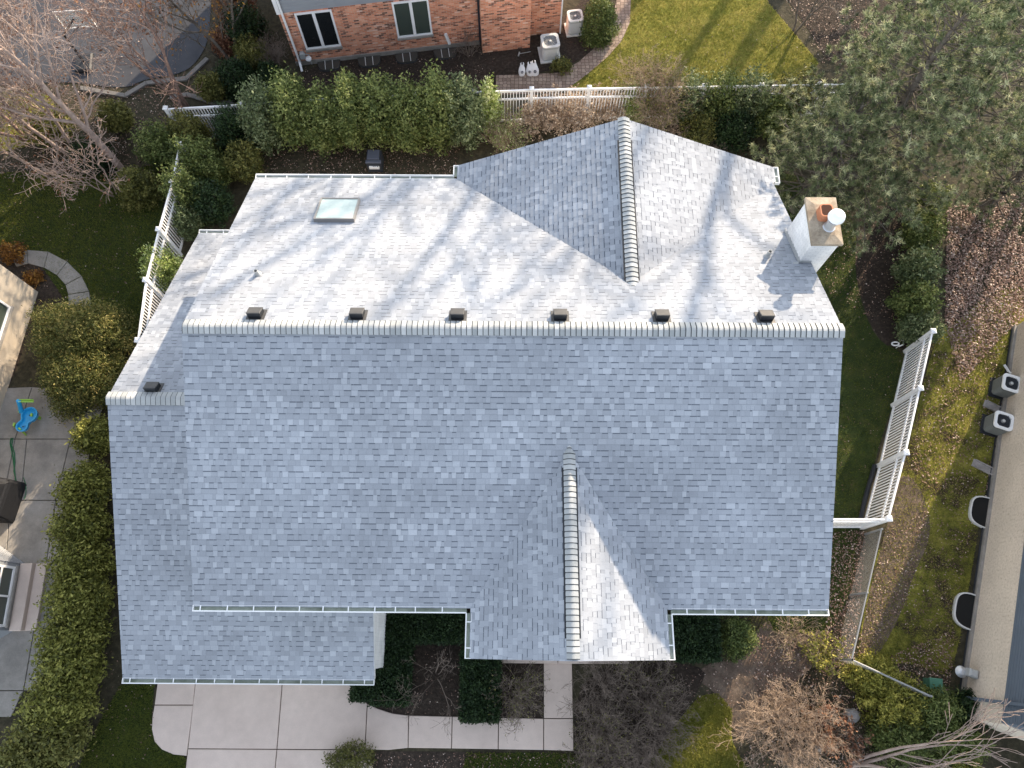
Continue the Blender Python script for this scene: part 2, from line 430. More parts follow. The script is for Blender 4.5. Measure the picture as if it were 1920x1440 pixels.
def slab(name, polys, z, m, gap=0.012, z0=0.0):
    """poured panels as one paving object with open joints between the panels; polys in photo pixels on the ground"""
    b = MB()
    for p in polys:
        pts = [Vector((*at(*q, z), 0)) for q in p]
        n = len(pts); ar = sum(pts[i].x * pts[(i + 1) % n].y - pts[(i + 1) % n].x * pts[i].y for i in range(n))
        if ar < 0: pts.reverse()
        def inset(g):
            out = []
            for i in range(n):
                a, c, e = pts[i - 1], pts[i], pts[(i + 1) % n]
                d1 = (c - a).normalized(); d2 = (e - c).normalized()
                n1 = Vector((-d1.y, d1.x, 0)); n2 = Vector((-d2.y, d2.x, 0))
                bis = (n1 + n2); bis = bis / max(bis.length_squared / 2, .3)
                out.append(c + bis * g)
            return out
        r0 = inset(gap); r1 = inset(gap + .012)
        b.loft([[(q.x, q.y, z0) for q in r0], [(q.x, q.y, z - .012) for q in r0], [(q.x, q.y, z) for q in r1]])
    return tag(b.build(name, m), kind="structure")

slab('driveway', [
    [(296, 1270), (367, 1270), (362.5, 1322), (289, 1322)],
    [(289, 1322), (362.5, 1322), (350, 1418), (325, 1415.5), (303, 1406), (289, 1391), (284, 1368), (285, 1345)],
    [(367, 1270), (530, 1270), (519, 1405), (352, 1404)],
    [(530, 1270), (660, 1270), (665, 1300), (688.5, 1319), (684, 1406), (519, 1405)],
    [(352, 1404), (519, 1405), (510, 1500), (340, 1500)],
    [(519, 1405), (684, 1406), (700, 1440), (700, 1500), (510, 1500)]], .05, MT['concrete'])
slab('walkway', [
    [(688.5, 1319), (708, 1328), (735, 1337), (766, 1341), (765, 1403), (727, 1407), (684, 1406)],
    [(766, 1341), (848, 1343), (846.5, 1404), (765, 1403)],
    [(848, 1343), (935, 1345), (934, 1405.5), (846.5, 1404)],
    [(935, 1345), (1019.5, 1347), (1019.5, 1407), (934, 1405.5)],
    [(1019.5, 1347), (1075, 1347), (1076, 1408.5), (1019.5, 1407)],
    [(1019, 1240), (1073, 1240), (1075, 1347), (1019.5, 1347)]], .05, MT['concrete'])
slab('porch_step', [[(900, 1190), (1046, 1190), (1046, 1245), (900, 1244)], [(1046, 1190), (1180, 1190), (1180, 1246), (1046, 1245)]], .17, MT['concrete'])
slab('patio', [
    [(-60, 730), (60, 725), (28, 823), (-60, 823)], [(60, 725), (158, 735), (132, 823), (28, 823)], [(158, 735), (200, 735), (175, 823), (132, 823)],
    [(-60, 823), (28, 823), (5, 938), (-60, 938)], [(28, 823), (50, 823), (38, 938), (5, 938)], [(50, 823), (132, 823), (104, 938), (38, 938)], [(132, 823), (170, 823), (160, 938), (104, 938)],
    [(-60, 938), (20, 938), (10, 1058), (-60, 1058)], [(20, 938), (104, 938), (86, 1058), (10, 1058)], [(104, 938), (160, 938), (150, 1058), (86, 1058)],
    [(-60, 1058), (86, 1058), (64, 1178), (-60, 1178)], [(86, 1058), (140, 1058), (130, 1178), (64, 1178)],
    [(-60, 1178), (64, 1178), (44, 1295), (-60, 1295)], [(64, 1178), (130, 1178), (120, 1295), (44, 1295)],
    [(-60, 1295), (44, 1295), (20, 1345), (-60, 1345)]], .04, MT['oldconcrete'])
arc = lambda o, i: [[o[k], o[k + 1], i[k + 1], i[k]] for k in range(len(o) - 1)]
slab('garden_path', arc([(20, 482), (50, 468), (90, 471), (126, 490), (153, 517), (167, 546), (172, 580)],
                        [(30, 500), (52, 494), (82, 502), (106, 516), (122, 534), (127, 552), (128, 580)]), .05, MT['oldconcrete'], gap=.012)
sheet('asphalt_drive', smooth_poly([(-120, -150), (400, -150), (395, 60), (378, 105), (345, 138), (270, 148), (235, 168), (120, 150), (-120, 170)], 2), .02, MT['asphalt'])
slab('kerb', arc([(150, 168), (235, 182), (275, 158), (350, 150), (392, 110)], [(150, 160), (233, 174), (272, 151), (347, 142), (385, 106)]), .08, MT['kerb'], gap=.004)
slab('kerb', arc([(318, 185), (350, 180), (400, 196), (440, 196)], [(318, 178), (350, 172), (402, 187), (440, 187)]), .06, MT['kerb'], gap=.004)
PO = [(930, 178), (990, 176), (1062, 168), (1100, 140), (1140, 106), (1166, 76), (1181, 42), (1183, 0), (1182, -80)]
PI_ = [(930, 141), (1000, 139), (1048, 136), (1085, 116), (1112, 92), (1134, 62), (1148, 36), (1156, 0), (1156, -80)]
sheet('paver_path', PO + PI_[::-1], .030, MT['paver'])

# ------------------------------------------------------------------ main house
XL, XR, YR, RUN, ZR, ZE = -8.043, 7.957, 7.152, 6.362, 8.600, 5.581
SL = (ZR - ZE) / RUN
GXL, GXR, GYR, GRUN, GZR, GZE = -10.994, -3.879, 6.145, 7.207, 6.041, 2.568
RX, RZ, RYN, RXW, RXE, RZE = 3.063, 7.823, 13.985, -1.79, 8.06, 5.599
FX, FZ, FYN, FXW, FXE, FZE = 1.38, 7.314, -0.403, -1.041, 3.893, 5.594
EXPO = 0.145
house = empty('house', (0, 0, 0), YAW, 'large white brick house under a light grey shingle roof with cross gables and chimney', 'house')

def clip(poly, cp):
    out = poly
    n = len(cp)
    for i in range(n):
        ax, ay = cp[i]; bx, by = cp[(i + 1) % n]
        inp = out; out = []
        if not inp: break
        for k in range(len(inp)):
            p = inp[k]; q = inp[(k + 1) % len(inp)]
            dp = (bx - ax) * (p[1] - ay) - (by - ay) * (p[0] - ax)
            dq = (bx - ax) * (q[1] - ay) - (by - ay) * (q[0] - ax)
            if dp >= 0: out.append(p)
            if dp * dq < 0:
                t = dp / (dp - dq)
                out.append((p[0] + (q[0] - p[0]) * t, p[1] + (q[1] - p[1]) * t))
    return out

def shingle_plane(b, O, U, V, poly, seed):
    """laminated shingles laid as real tabs: courses along U, climbing along V; poly = counter-clockwise convex outline in (u, v)"""
    rng = random.Random(seed)
    O, U, V = Vector(O), Vector(U).normalized(), Vector(V).normalized()
    Nn = U.cross(V).normalized()
    P = lambda u, v, h: O + U * u + V * v + Nn * h
    u0 = min(p[0] for p in poly); u1 = max(p[0] for p in poly); v1 = max(p[1] for p in poly)
    def add(q, hf, tone):
        c = clip(q, poly)
        if len(c) < 3: return None
        b.face([P(x, y, hf(y)) for x, y in c], 0, None, tone)
        return c
    nc = int(v1 / EXPO) + 1
    for j in range(nc):
        va = j * EXPO; vb = va + EXPO
        u = u0 - rng.random() * .3
        tooth = rng.random() < .5
        row = rng.gauss(0, .03)
        while u < u1:
            wd = rng.uniform(.09, .23) if tooth else rng.uniform(.06, .21)
            r = rng.random()
            if tooth:
                tone = (.40 + rng.gauss(0, .08)) if r < .48 else (.59 + rng.gauss(0, .08) if r < .84 else .77 + rng.gauss(0, .08))
            else:
                tone = .38 + rng.gauss(0, .07) if r < .85 else .6
            tone = min(1, max(.12, tone + row))
            h0 = .014 if tooth else .0085
            hf = lambda y, a=va, h=h0: h + (.003 - h) * min(1, (y - a) / (EXPO * 1.02))
            c = add([(u, va), (u + wd, va), (u + wd, vb + .002), (u, vb + .002)], hf, tone)
            if c:
                lo = [p for p in c if abs(p[1] - va) < 1e-6]
                if len(lo) == 2:
                    x0, x1 = sorted((lo[0][0], lo[1][0]))
                    b.face([P(x0, va, -.004), P(x1, va, -.004), P(x1, va, h0), P(x0, va, h0)], 0, None, .2)
                cc = clip([(u, vb - .007), (u + wd, vb - .007), (u + wd, vb), (u, vb)], poly)
                if len(cc) > 2: b.face([P(q[0], q[1], .0050) for q in cc], 0, None, .07)
                if tooth:
                    for x, o in ((u, 1), (u + wd, -1)):
                        if u0 < x < u1:
                            cc = clip([(x - .003, va + .001), (x + .003, va + .001), (x + .003, vb - .03), (x - .003, vb - .03)], poly)
                            if len(cc) > 2: b.face([P(q[0], q[1], h0 * .93 + .0012 + (.003 - h0) * min(1, (q[1] - va) / EXPO)) for q in cc], 0, None, .10)
                else:
                    ub = u + .004; ue = u + wd - .004
                    if rng.random() < .85:
                        cc = clip([(ub, vb - .027), (ue, vb - .027), (ue, vb), (ub, vb)], poly)
                        if len(cc) > 2: b.face([P(q[0], q[1], .0062) for q in cc], 0, None, .0)
            u += wd; tooth = not tooth if rng.random() < .8 else tooth
    # solid deck below the shingles
    b.loft([[P(x, y, -.16) for x, y in poly], [P(x, y, -.006) for x, y in poly]], 1)

def plane_xy(O, U, V, pts):      # 3D corner points -> (u, v)
    O, U, V = Vector(O), Vector(U).normalized(), Vector(V).normalized()
    return [((Vector(p) - O).dot(U), (Vector(p) - O).dot(V)) for p in pts]

RM = [MT['shingle'], MT['white']]
def gable(name, xl, xr, yr, run, zr, ze, seed):
    b = MB()
    V = (0, run, zr - ze); O = (xl, yr - run, ze); U = (1, 0, 0)
    shingle_plane(b, O, U, V, plane_xy(O, U, V, [(xl, yr - run, ze), (xr, yr - run, ze), (xr, yr, zr), (xl, yr, zr)]), seed)
    V = (0, -run, zr - ze); O = (xr, yr + run, ze); U = (-1, 0, 0)
    shingle_plane(b, O, U, V, plane_xy(O, U, V, [(xr, yr + run, ze), (xl, yr + run, ze), (xl, yr, zr), (xr, yr, zr)]), seed + 1)
    return b.build(name, RM, house)
main_roof = gable('main_roof', XL, XR, YR, RUN, ZR, ZE, 11)
garage_roof = gable('garage_roof', GXL, GXR, GYR, GRUN, GZR, GZE, 21)
garage_roof['label'] = 'lower grey shingle roof over the garage wing'

def cross(name, x, z, yn, xw, xe, ze, sgn, seed):
    b = MB()
    yi = YR + sgn * (ZR - z) / SL; ye = YR + sgn * (ZR - ze) / SL
    for xs in (xw, xe):
        O = (xs, yn, ze)
        # east slope of a north gable: looking up-slope the eave runs south -> counter-clockwise handled by the sign
        east = xs > x
        Ud = -1 if (east == (sgn > 0)) else -1
        U = (0, 1, 0) if east else (0, -1, 0)
        V = (x - xs, 0, z - ze)
        o = O if (east and sgn < 0) or (not east and sgn > 0) else (xs, ye, ze)
        pts = [(xs, yn, ze), (xs, ye, ze), (x, yi, z), (x, yn, z)]
        q = plane_xy(o, U, V, pts)
        a = sum(q[i][0] * q[(i + 1) % 4][1] - q[(i + 1) % 4][0] * q[i][1] for i in range(4))
        if a < 0: q.reverse()
        shingle_plane(b, o, U, V, q, seed + int(east))
    return b.build(name, RM, house), yi
rear_roof, RYI = cross('rear_gable_roof', RX, RZ, RYN, RXW, RXE, RZE, 1, 31)
front_roof, FYI = cross('front_gable_roof', FX, FZ, FYN, FXW, FXE, FZE, -1, 41)

def ridge_caps(p, q, slope, parent, wd=.17, e=.132, vent=False, seed=1):
    rng = random.Random(seed)
    p, q = Vector(p), Vector(q); d = (q - p); L = d.length; d.normalize()
    s = d.cross(Vector((0, 0, 1))).normalized()
    b = MB()
    n = int(L / e)
    prof = [(-1, 0), (-.62, .42), (-.25, .83), (0, .92), (.25, .83), (.62, .42), (1, 0)]
    lift = .035
    for i in range(n):
        a0 = p + d * (i * e); a1 = p + d * min(L, (i + 1) * e)
        tone = min(1, max(0, rng.gauss(.5, .22)))
        def ring(a, h):
            return [a + s * (x * wd) + Vector((0, 0, slope * wd * (y - 1) + h)) for x, y in prof]
        r0 = ring(a0, lift + .004); r1 = ring(a1, lift + .024)
        for k in range(len(prof) - 1):
            b.face((r0[k], r0[k + 1], r1[k + 1], r1[k]), 0, None, tone)
        r2 = ring(a1 + d * .018, lift + .0135)
        for k in range(len(prof) - 1):
            b.face((r1[k], r1[k + 1], r2[k + 1], r2[k]), 1, None, 0)
    o = b.build('ridge_cap', [MT['cap'], MT['capjoint']], parent)
    if vent:
        v = MB()
        a, c = p + d * vent[0], p + d * (L - vent[1])
        for sg in (-1, 1):
            off = s * (sg * (wd + .012)) + Vector((0, 0, -slope * wd + .022))
            v.bar(a + off, c + off, .045, .05)
        v.build('ridge_vent', MT['black'], parent)
    return o
ridge_caps((XR + .02, YR, ZR + .02), (XL - .02, YR, ZR + .02), SL, main_roof, wd=.19, seed=3)
ridge_caps((XL - .12, GYR, GZR + .02), (GXL - .02, GYR, GZR + .02), .48, garage_roof, wd=.19, e=.135, seed=4)
ridge_caps((RX, RYN + .02, RZ + .02), (RX, RYI - .25, RZ + .02), .45, rear_roof, wd=.165, e=.14, vent=(.75, .35), seed=5)
ridge_caps((FX, FYI + .2, FZ + .02), (FX, FYN - .02, FZ + .02), .68, front_roof, wd=.15, e=.135, vent=(.62, .5), seed=6)

def gutter(p, q, out, zt, ends=(True, True), hang=.62, seed=0):
    """open trough along p-q (xy), out = outward unit xy; zt = top of the lip"""
    rng = random.Random(seed)
    b = MB(); p = Vector((*p, zt)); q = Vector((*q, zt)); o = Vector((*out, 0)); W = .125; D = .11
    dn = Vector((0, 0, -D))
    d = (q - p).normalized()
    def strip(a0, a1, z0, z1, mi):     # bar between offsets a0..a1 outward, z0..z1
        c = [(a0, z0), (a1, z0), (a1, z1), (a0, z1)]
        r = [[e + o * x + Vector((0, 0, z)) for x, z in c] for e in (p, q)]
        b.loft(r, mi)
    strip(-.03, -.022, -D, 0, 0)
    strip(-.02, W - .03, -D, -D + .02, 1)
    strip(W - .028, W, -D, .004, 0)
    L = (q - p).length
    x = rng.uniform(.15, .4)
    while x < L - .1:
        c = p + d * x
        b.bar(c + o * -.02 + Vector((0, 0, -.012)), c + o * (W - .03) + Vector((0, 0, -.012)), .028, .008, 0)
        x += hang * rng.uniform(.8, 1.15)
    for e, f in ((p, ends[0]), (q, ends[1])):
        if f: b.bar(e + o * -.03 + dn / 2, e + o * W + dn / 2, .016, D * 1.05, 0)
    b.build('gutter', [MT['white'], MT['gutter_in']], house)
zf = ZE + .03
gutter((XL + .01, YR - RUN), (FXW - .11, YR - RUN), (0, -1), zf, (True, False), seed=1)
gutter((FXE + .11, YR - RUN), (XR - .01, YR - RUN), (0, -1), zf, (False, True), seed=2)
gutter((FXW, YR - RUN - .12), (FXW, FYN + .01), (-1, 0), zf + .012, (False, True), seed=3)
gutter((FXE, YR - RUN - .12), (FXE, FYN + .01), (1, 0), zf + .012, (False, True), seed=4)
gutter((XL + .01, YR + RUN), (RXW - .10, YR + RUN), (0, 1), zf, (True, False), seed=5)
gutter((RXW, YR + RUN + .12), (RXW, RYN - .01), (-1, 0), zf + .015, (False, True), seed=6)
gutter((RXE, YR + RUN - .1), (RXE, RYN - .01), (1, 0), zf + .015, (True, True), seed=7)
gutter((GXL + .01, GYR - GRUN), (GXR - .01, GYR - GRUN), (0, -1), GZE + .03, seed=8)
gutter((GXL + .01, GYR + GRUN), (XL + .05, GYR + GRUN), (0, 1), GZE + .03, seed=9)

def wallbox(b, x0, x1, y0, y1, z1, mi=0, z0=0.0):
    for (a, c) in (((x0, y0), (x1, y0)), ((x1, y0), (x1, y1)), ((x1, y1), (x0, y1)), ((x0, y1), (x0, y0))):
        L = math.hypot(c[0] - a[0], c[1] - a[1])
        b.face([(*a, z0), (*c, z0), (*c, z1), (*a, z1)], mi, [(0, z0), (L, z0), (L, z1), (0, z1)])
def gable_tri(b, x, y0, y1, yr, z0, zr, sg, mi=0):
    q = [(y0, z0), (y1, z0), (yr, zr)]
    if sg < 0: q = q[::-1]
    b.face([(x, y, z) for y, z in q], mi, q)
b = MB()
wy0, wy1 = YR - RUN + .35, YR + RUN - .35
wallbox(b, XL + .10, XR - .10, wy0, wy1, ZE - .03)
for x, sg in ((XL + .10, -1), (XR - .10, 1)): gable_tri(b, x, wy0, wy1, YR, ZE - .03, ZR - .22, sg)
b.build('wall', MT['whitebrick'], house)
b = MB()
gy0, gy1 = GYR - GRUN + .3, GYR + GRUN - .3
wallbox(b, GXL + .06, GXR - .045, gy0, gy1, GZE - .06)
for x, sg in ((GXL + .06, -1), (GXR - .045, 1)): gable_tri(b, x, gy0, gy1, GYR, GZE - .06, GZR - .2, sg)
b.build('garage_wall', MT['whitebrick'], house)
b = MB()
wallbox(b, RXW + .3, RXE - .25, YR + RUN - 1, RYN - .25, RZE - .12)
q = [(RXE - .25, RZE - .12), (RXW + .3, RZE - .12), (RX, RZ - .2)]
b.face([(x, RYN - .25, z) for x, z in q], 0, q)
b.build('rear_gable_wall', MT['whitebrick'], house)
b = MB()
wallbox(b, FXW + .3, FXE - .3, FYN + .3, YR - RUN + 1, FZE - .12)
q = [(FXW + .3, FZE - .12), (FXE - .3, FZE - .12), (FX, FZ - .2)]
b.face([(x, FYN + .3, z) for x, z in q], 0, q)
b.build('front_gable_wall', MT['whitebrick'], house)

# roof fittings -------------------------------------------------------------
REAR = (np.array([0, SL, 1.0]), ZR + SL * YR)
GREAR = (np.array([0, .4819, 1.0]), GZR + .4819 * GYR)
TILT = math.atan(SL)
def roof_vent(px, py, pl, parent):
    p = hit_local(px, py, *pl)
    b = MB()
    b.box(-.22, .22, -.20, .24, 0, .018, 0)
    b.loft([[(-.15, -.11, .015), (.15, -.11, .015), (.165, .15, .015), (-.165, .15, .015)],
            [(-.15, -.13, .20), (.15, -.13, .20), (.165, .12, .16), (-.165, .12, .16)]], 1)
    b.loft([[(-.16, -.155, .20), (.16, -.155, .20), (.17, .135, .155), (-.17, .135, .155)],
            [(-.165, -.16, .215), (.165, -.16, .215), (.175, .14, .17), (-.175, .14, .17)],
            [(-.15, -.145, .225), (.15, -.145, .225), (.16, .125, .18), (-.16, .125, .18)]], 2)
    # hood front: black louvre under the lid
    b.face([(-.152, -.112, .018), (.152, -.112, .018), (.158, -.157, .198), (-.158, -.157, .198)], 1)
    for k in range(3): b.bar((-.14, -.122 - .009 * k, .05 + .045 * k), (.14, -.122 - .009 * k, .05 + .045 * k), .012, .01, 1)
    o = b.build('roof_vent', [MT['brownmetal'], MT['black'], MT['brownmetal']], parent)
    o.location = (p[0], p[1], p[2] + .012); o.rotation_euler = (-TILT, 0, 0)
for q in ((481, 593), (671, 594), (858.5, 595), (1050, 596), (1240, 597), (1434, 598)): roof_vent(*q, REAR, main_roof)
roof_vent(288, 731, GREAR, garage_roof)
def vent_pipe(px, py, r, h):
    p = hit_local(px, py, *REAR)
    b = MB()
    b.lathe([(r * 1.9, 0), (r * 1.5, .05), (r * 1.1, .08), (r, h), (r * .75, h), (r * .72, h - .12)], n=14)
    o = b.build('vent_pipe', MT['grey'], main_roof, smooth=False)
    o.location = tuple(p)
vent_pipe(484, 515, .055, .22); vent_pipe(1438, 481, .055, .28)

# skylight
ck = [hit_local(*q, *REAR) for q in ((605, 377), (674, 378.5), (667, 418), (587, 417))]
sx0, sx1 = -5.05, -3.75
yy = [k[1] for k in ck]; xx = [k[0] for k in ck]
sx0, sx1 = (xx[0] + xx[3]) / 2, (xx[1] + xx[2]) / 2
sy0, sy1 = (yy[2] + yy[3]) / 2, (yy[0] + yy[1]) / 2
sk = empty('skylight'); sk.parent = house
scx, scy = (sx0 + sx1) / 2, (sy0 + sy1) / 2
sk.location = (scx, scy, ZR - SL * (scy - YR)); sk.rotation_euler = (-TILT, 0, 0)
sw, sd = (sx1 - sx0) / 2, (sy1 - sy0) / 2 / math.cos(TILT)
b = MB()
for a in ((-sw, sw, -sd, -sd + .05), (-sw, sw, sd - .05, sd)): b.box(*a, 0, .13)
for a in ((-sw, -sw + .05, -sd + .05, sd - .05), (sw - .05, sw, -sd + .05, sd - .05)): b.box(*a, 0, .13)
b.build('frame', MT['skyframe'], sk)
b = MB(); b.box(-sw + .045, sw - .045, -sd + .045, sd - .045, .085, .112)
b.build('pane', MT['skyglass'], sk)

# chimney
ch = empty('chimney'); ch.parent = house
CX0, CX1, CY0, CY1, CZ = 7.572, 8.372, 9.588, 10.982, 8.48
b = MB(); wallbox(b, CX0 + .055, CX1 - .055, CY0 + .06, CY1 - .06, CZ - .09)
b.build('chimney_stack', MT['whitebrick'], ch)
b = MB()
b.loft([[(CX0, CY0, CZ - .10), (CX1, CY0, CZ - .10), (CX1, CY1, CZ - .10), (CX0, CY1, CZ - .10)],
        [(CX0, CY0, CZ - .01), (CX1, CY0, CZ - .02), (CX1, CY1, CZ - .01), (CX0, CY1, CZ - .015)],
        [(CX0 + .2, CY0 + .25, CZ + .035), (CX1 - .2, CY0 + .25, CZ + .035), (CX1 - .2, CY1 - .25, CZ + .035), (CX0 + .2, CY1 - .25, CZ + .035)]])
b.build('chimney_crown', MT['mortar'], ch)
fp = at_local(1550.5, 394, CZ + .27)
b = MB()
ro = rrect(.34, .38, .09, 4, fp[:2]); ri = rrect(.27, .31, .07, 4, fp[:2])
R = lambda q, z: [(x, y, z) for x, y in q]
b.loft([R(ro, CZ), R(ro, CZ + .26), R(rrect(.325, .365, .085, 4, fp[:2]), CZ + .275), R(ri, CZ + .275)], 0, False)
b.loft([R(ri, CZ + .275), R(ri, CZ + .05)], 1)  # inner face of the liner, a darker red brown
b.build('flue_liner', [MT['terracotta'], MT['flue_inside']], ch)
mp = at_local(1553, 427, CZ)
b = MB()
b.lathe([(.17, 0), (.165, .03), (.135, .05), (.125, .12), (.12, .30), (.15, .32), (.15, .36), (.10, .37), (.10, .44)], (mp[0], mp[1], CZ), 24)
for k in range(6):
    a = k * math.pi / 3
    b.bar((mp[0] + .14 * math.cos(a), mp[1] + .14 * math.sin(a), CZ + .34), (mp[0] + .19 * math.cos(a), mp[1] + .19 * math.sin(a), CZ + .50), .02, .02)
b.build('metal_flue', MT['galv'], ch, smooth=True)
b = MB()
b.lathe([(.205, .47), (.215, .49), (.21, .53), (.19, .59), (.15, .64), (.09, .675), (.03, .685)], (mp[0], mp[1], CZ), 28)
b.build('flue_cap', MT['whitemetal'], ch, smooth=True)
# step flashing round the chimney foot
b = MB()
for i in range(10):
    y = CY0 + .06 + i * .135
    if y > CY1 - .1: break
    z = ZR - SL * (y - YR)
    b.box(CX0 + .035, CX0 + .052, y, y + .13, z - .08, z + .10 - (i % 2) * .012)
z = ZR - SL * (CY0 + .06 - YR)
b.box(CX0 + .03, XR - .03, CY0 + .035, CY0 + .056, z - .06, z + .11)
b.box(CX0 - .10, CX0 + .033, CY0 - .02, CY0 + .05, z - .02, z + .04)
b.build('flashing', MT['grey'], ch)

# ------------------------------------------------------------------ neighbour: brick house
BA = math.atan2(24.31 - 23.16, -1.38 + 9.15)
bh = empty('brick_house', (-9.15, 23.16, 0), BA, 'red brick house with grey siding above and two white double windows', 'house')
b = MB()
wallbox(b, 0, 7.95, 0, 8, 2.72); wallbox(b, 9.9, 11.38, .12, 8.1, 4.55)
b.build('brick_wall', MT['brick'], bh)
b = MB(); wallbox(b, 7.9, 9.95, -.52, 1.5, 5.6)
b.build('brick_chimney', MT['brick'], bh)
b = MB()
b.box(-.03, 7.9, -.03, 8.02, 2.73, 4.6)
for k in range(12): b.box(-.03, 7.9, -.042, -.031, 2.74 + k * .15, 2.865 + k * .15)
b.build('siding', MT['siding'], bh)
b = MB()
b.loft([[(-.3, -.3, 4.62), (11.6, -.3, 4.62), (11.6, 8.4, 4.62), (-.3, 8.4, 4.62)], [(-.3, 4, 5.9), (11.6, 4, 5.9), (11.6, 4.05, 5.9), (-.3, 4.05, 5.9)]])
b.build('roof', MT['roofgrey'], bh)
b = MB(); b.box(-.02, 7.88, -.05, -.001, 0, .20); b.build('foundation', MT['oldconcrete'], bh)
def window(parent, x0, x1, z0, z1, g1, name='window', mull=True, y=0):
    wn = empty(name); wn.parent = parent
    b = MB(); f = .075
    b.box(x0, x1, y - .05, y + .02, z0, z0 + f); b.box(x0, x1, y - .05, y + .02, z1 - f, z1)
    b.box(x0, x0 + f, y - .052, y + .02, z0 + f, z1 - f); b.box(x1 - f, x1, y - .052, y + .02, z0 + f, z1 - f)
    if mull:
        c = (x0 + x1) / 2; b.box(c - .06, c + .06, y - .054, y + .02, z0 + f, z1 - f)
    b.build('frame', MT['vinyl'], wn)
    b = MB(); b.box(x0 + f - .01, x1 - f + .01, y - .016, y - .006, z0 + f - .01, z1 - f + .01); b.build('pane', g1, wn)
    b = MB(); b.box(x0 - .03, x1 + .03, y - .11, y - .02, z0 - .09, z0 - .003); b.build('sill', MT['oldconcrete'], wn)
window(bh, .6, 2.06, .80, 2.64, MT['glassdark'])
window(bh, 4.43, 5.89, .86, 2.64, MT['glassgreen'])
b = MB()
b.box(-.05, .10, -.06, -.031, 2.7, 4.6)
b.build('corner_trim', MT['vinyl'], bh)
b = MB(); b.bar((.17, -.10, .25), (.17, -.10, 4.55), .09, .075); b.bar((.17, -.10, .27), (.21, -.45, .08), .09, .07)
b.build('downspout', MT['vinyl'], bh)
b = MB(); b.bar((7.86, -.12, .1), (7.86, -.12, 4.55), .08, .08); b.build('downspout', MT['darkmetal'], bh)
b = MB(); b.bar((11.36, .07, 0), (11.36, .07, 4.5), .07, .05); b.build('corner_trim', MT['vinyl'], bh)
b = MB(); b.bar((6.55, -.14, .34), (6.42, -.1, .85), .1, .1); b.build('dryer_vent', MT['vinyl'], bh)
def window_well(px, py, rz, w, d, label, parent=None, cover=True):
    x, y = at(px, py)
    o = empty('window_well', (x, y, 0), rz, label, 'window well', 'basement window wells')
    n = 16
    half = [(w / 2 * abs(math.cos(math.pi * k / n)) ** .6 * (1 if math.cos(math.pi * k / n) >= 0 else -1), -d * abs(math.sin(math.pi * k / n)) ** .6) for k in range(n + 1)]
    inn = [(a * .93, c * .93) for a, c in half]
    b = MB()
    for i in range(n):
        q = [half[i], half[i + 1], inn[i + 1], inn[i]]
        b.loft([[(p[0], p[1], .0) for p in q], [(p[0], p[1], .13 if not cover else .06) for p in q]])
    b.build('rim', MT['lightgrey'] if not cover else MT['darkmetal'], o)
    b = MB()
    if cover:
        b.loft([[(p[0] * .99, p[1] * .99, .062) for p in half], [(p[0] * .96, p[1] * .96, .10) for p in half]], 0)
        for sx in (-.16, .16): b.bar((sx * w, -.02, .11), (sx * w, -d * .93, .11), .025, .012, 1)
        b.build('cover', [M('smoky_cover', [(0, (.055, .055, .05))], rough=.25, spec=.5), MT['lightgrey']], o)
    else:
        b.face([(p[0], p[1], .10) for p in inn][::-1])  # flat black sheet standing in for the shade down the well
        b.build('pit_shade', MT['pit_shade'], o)
    return o
for k, (px, py, lab) in enumerate(((617, 116, 'smoky window well cover nearest the white corner downspout of the brick house'), (692, 109, 'smoky window well cover second from the white downspout'),
                                   (762, 102, 'smoky window well cover second from the brick chimney'), (834, 94, 'smoky window well cover nearest the brick chimney'))):
    window_well(px, py, BA, .98, .52, lab)
# gas meter by the downspout
x, y = at(578, 124)
gm = empty('gas_meter', (x, y, 0), BA, 'grey gas meter with pipes at the corner of the brick house', 'gas meter')
b = MB(); b.box(-.2, .02, -.02, .18, .42, .72, 0, .04); b.tube([(.16, .08, .0), (.16, .08, .55), (0, .08, .6)], .025); b.tube([(-.26, .08, 0), (-.26, .08, .5), (-.15, .08, .6)], .025)
b.build('pipework', MT['grey'], gm)
b = MB(); b.lathe([(.12, 0), (.13, .05), (.1, .1), (.02, .12)], (.12, -.02, .38), 16); b.build('regulator', MT['whitemetal'], gm, smooth=True)

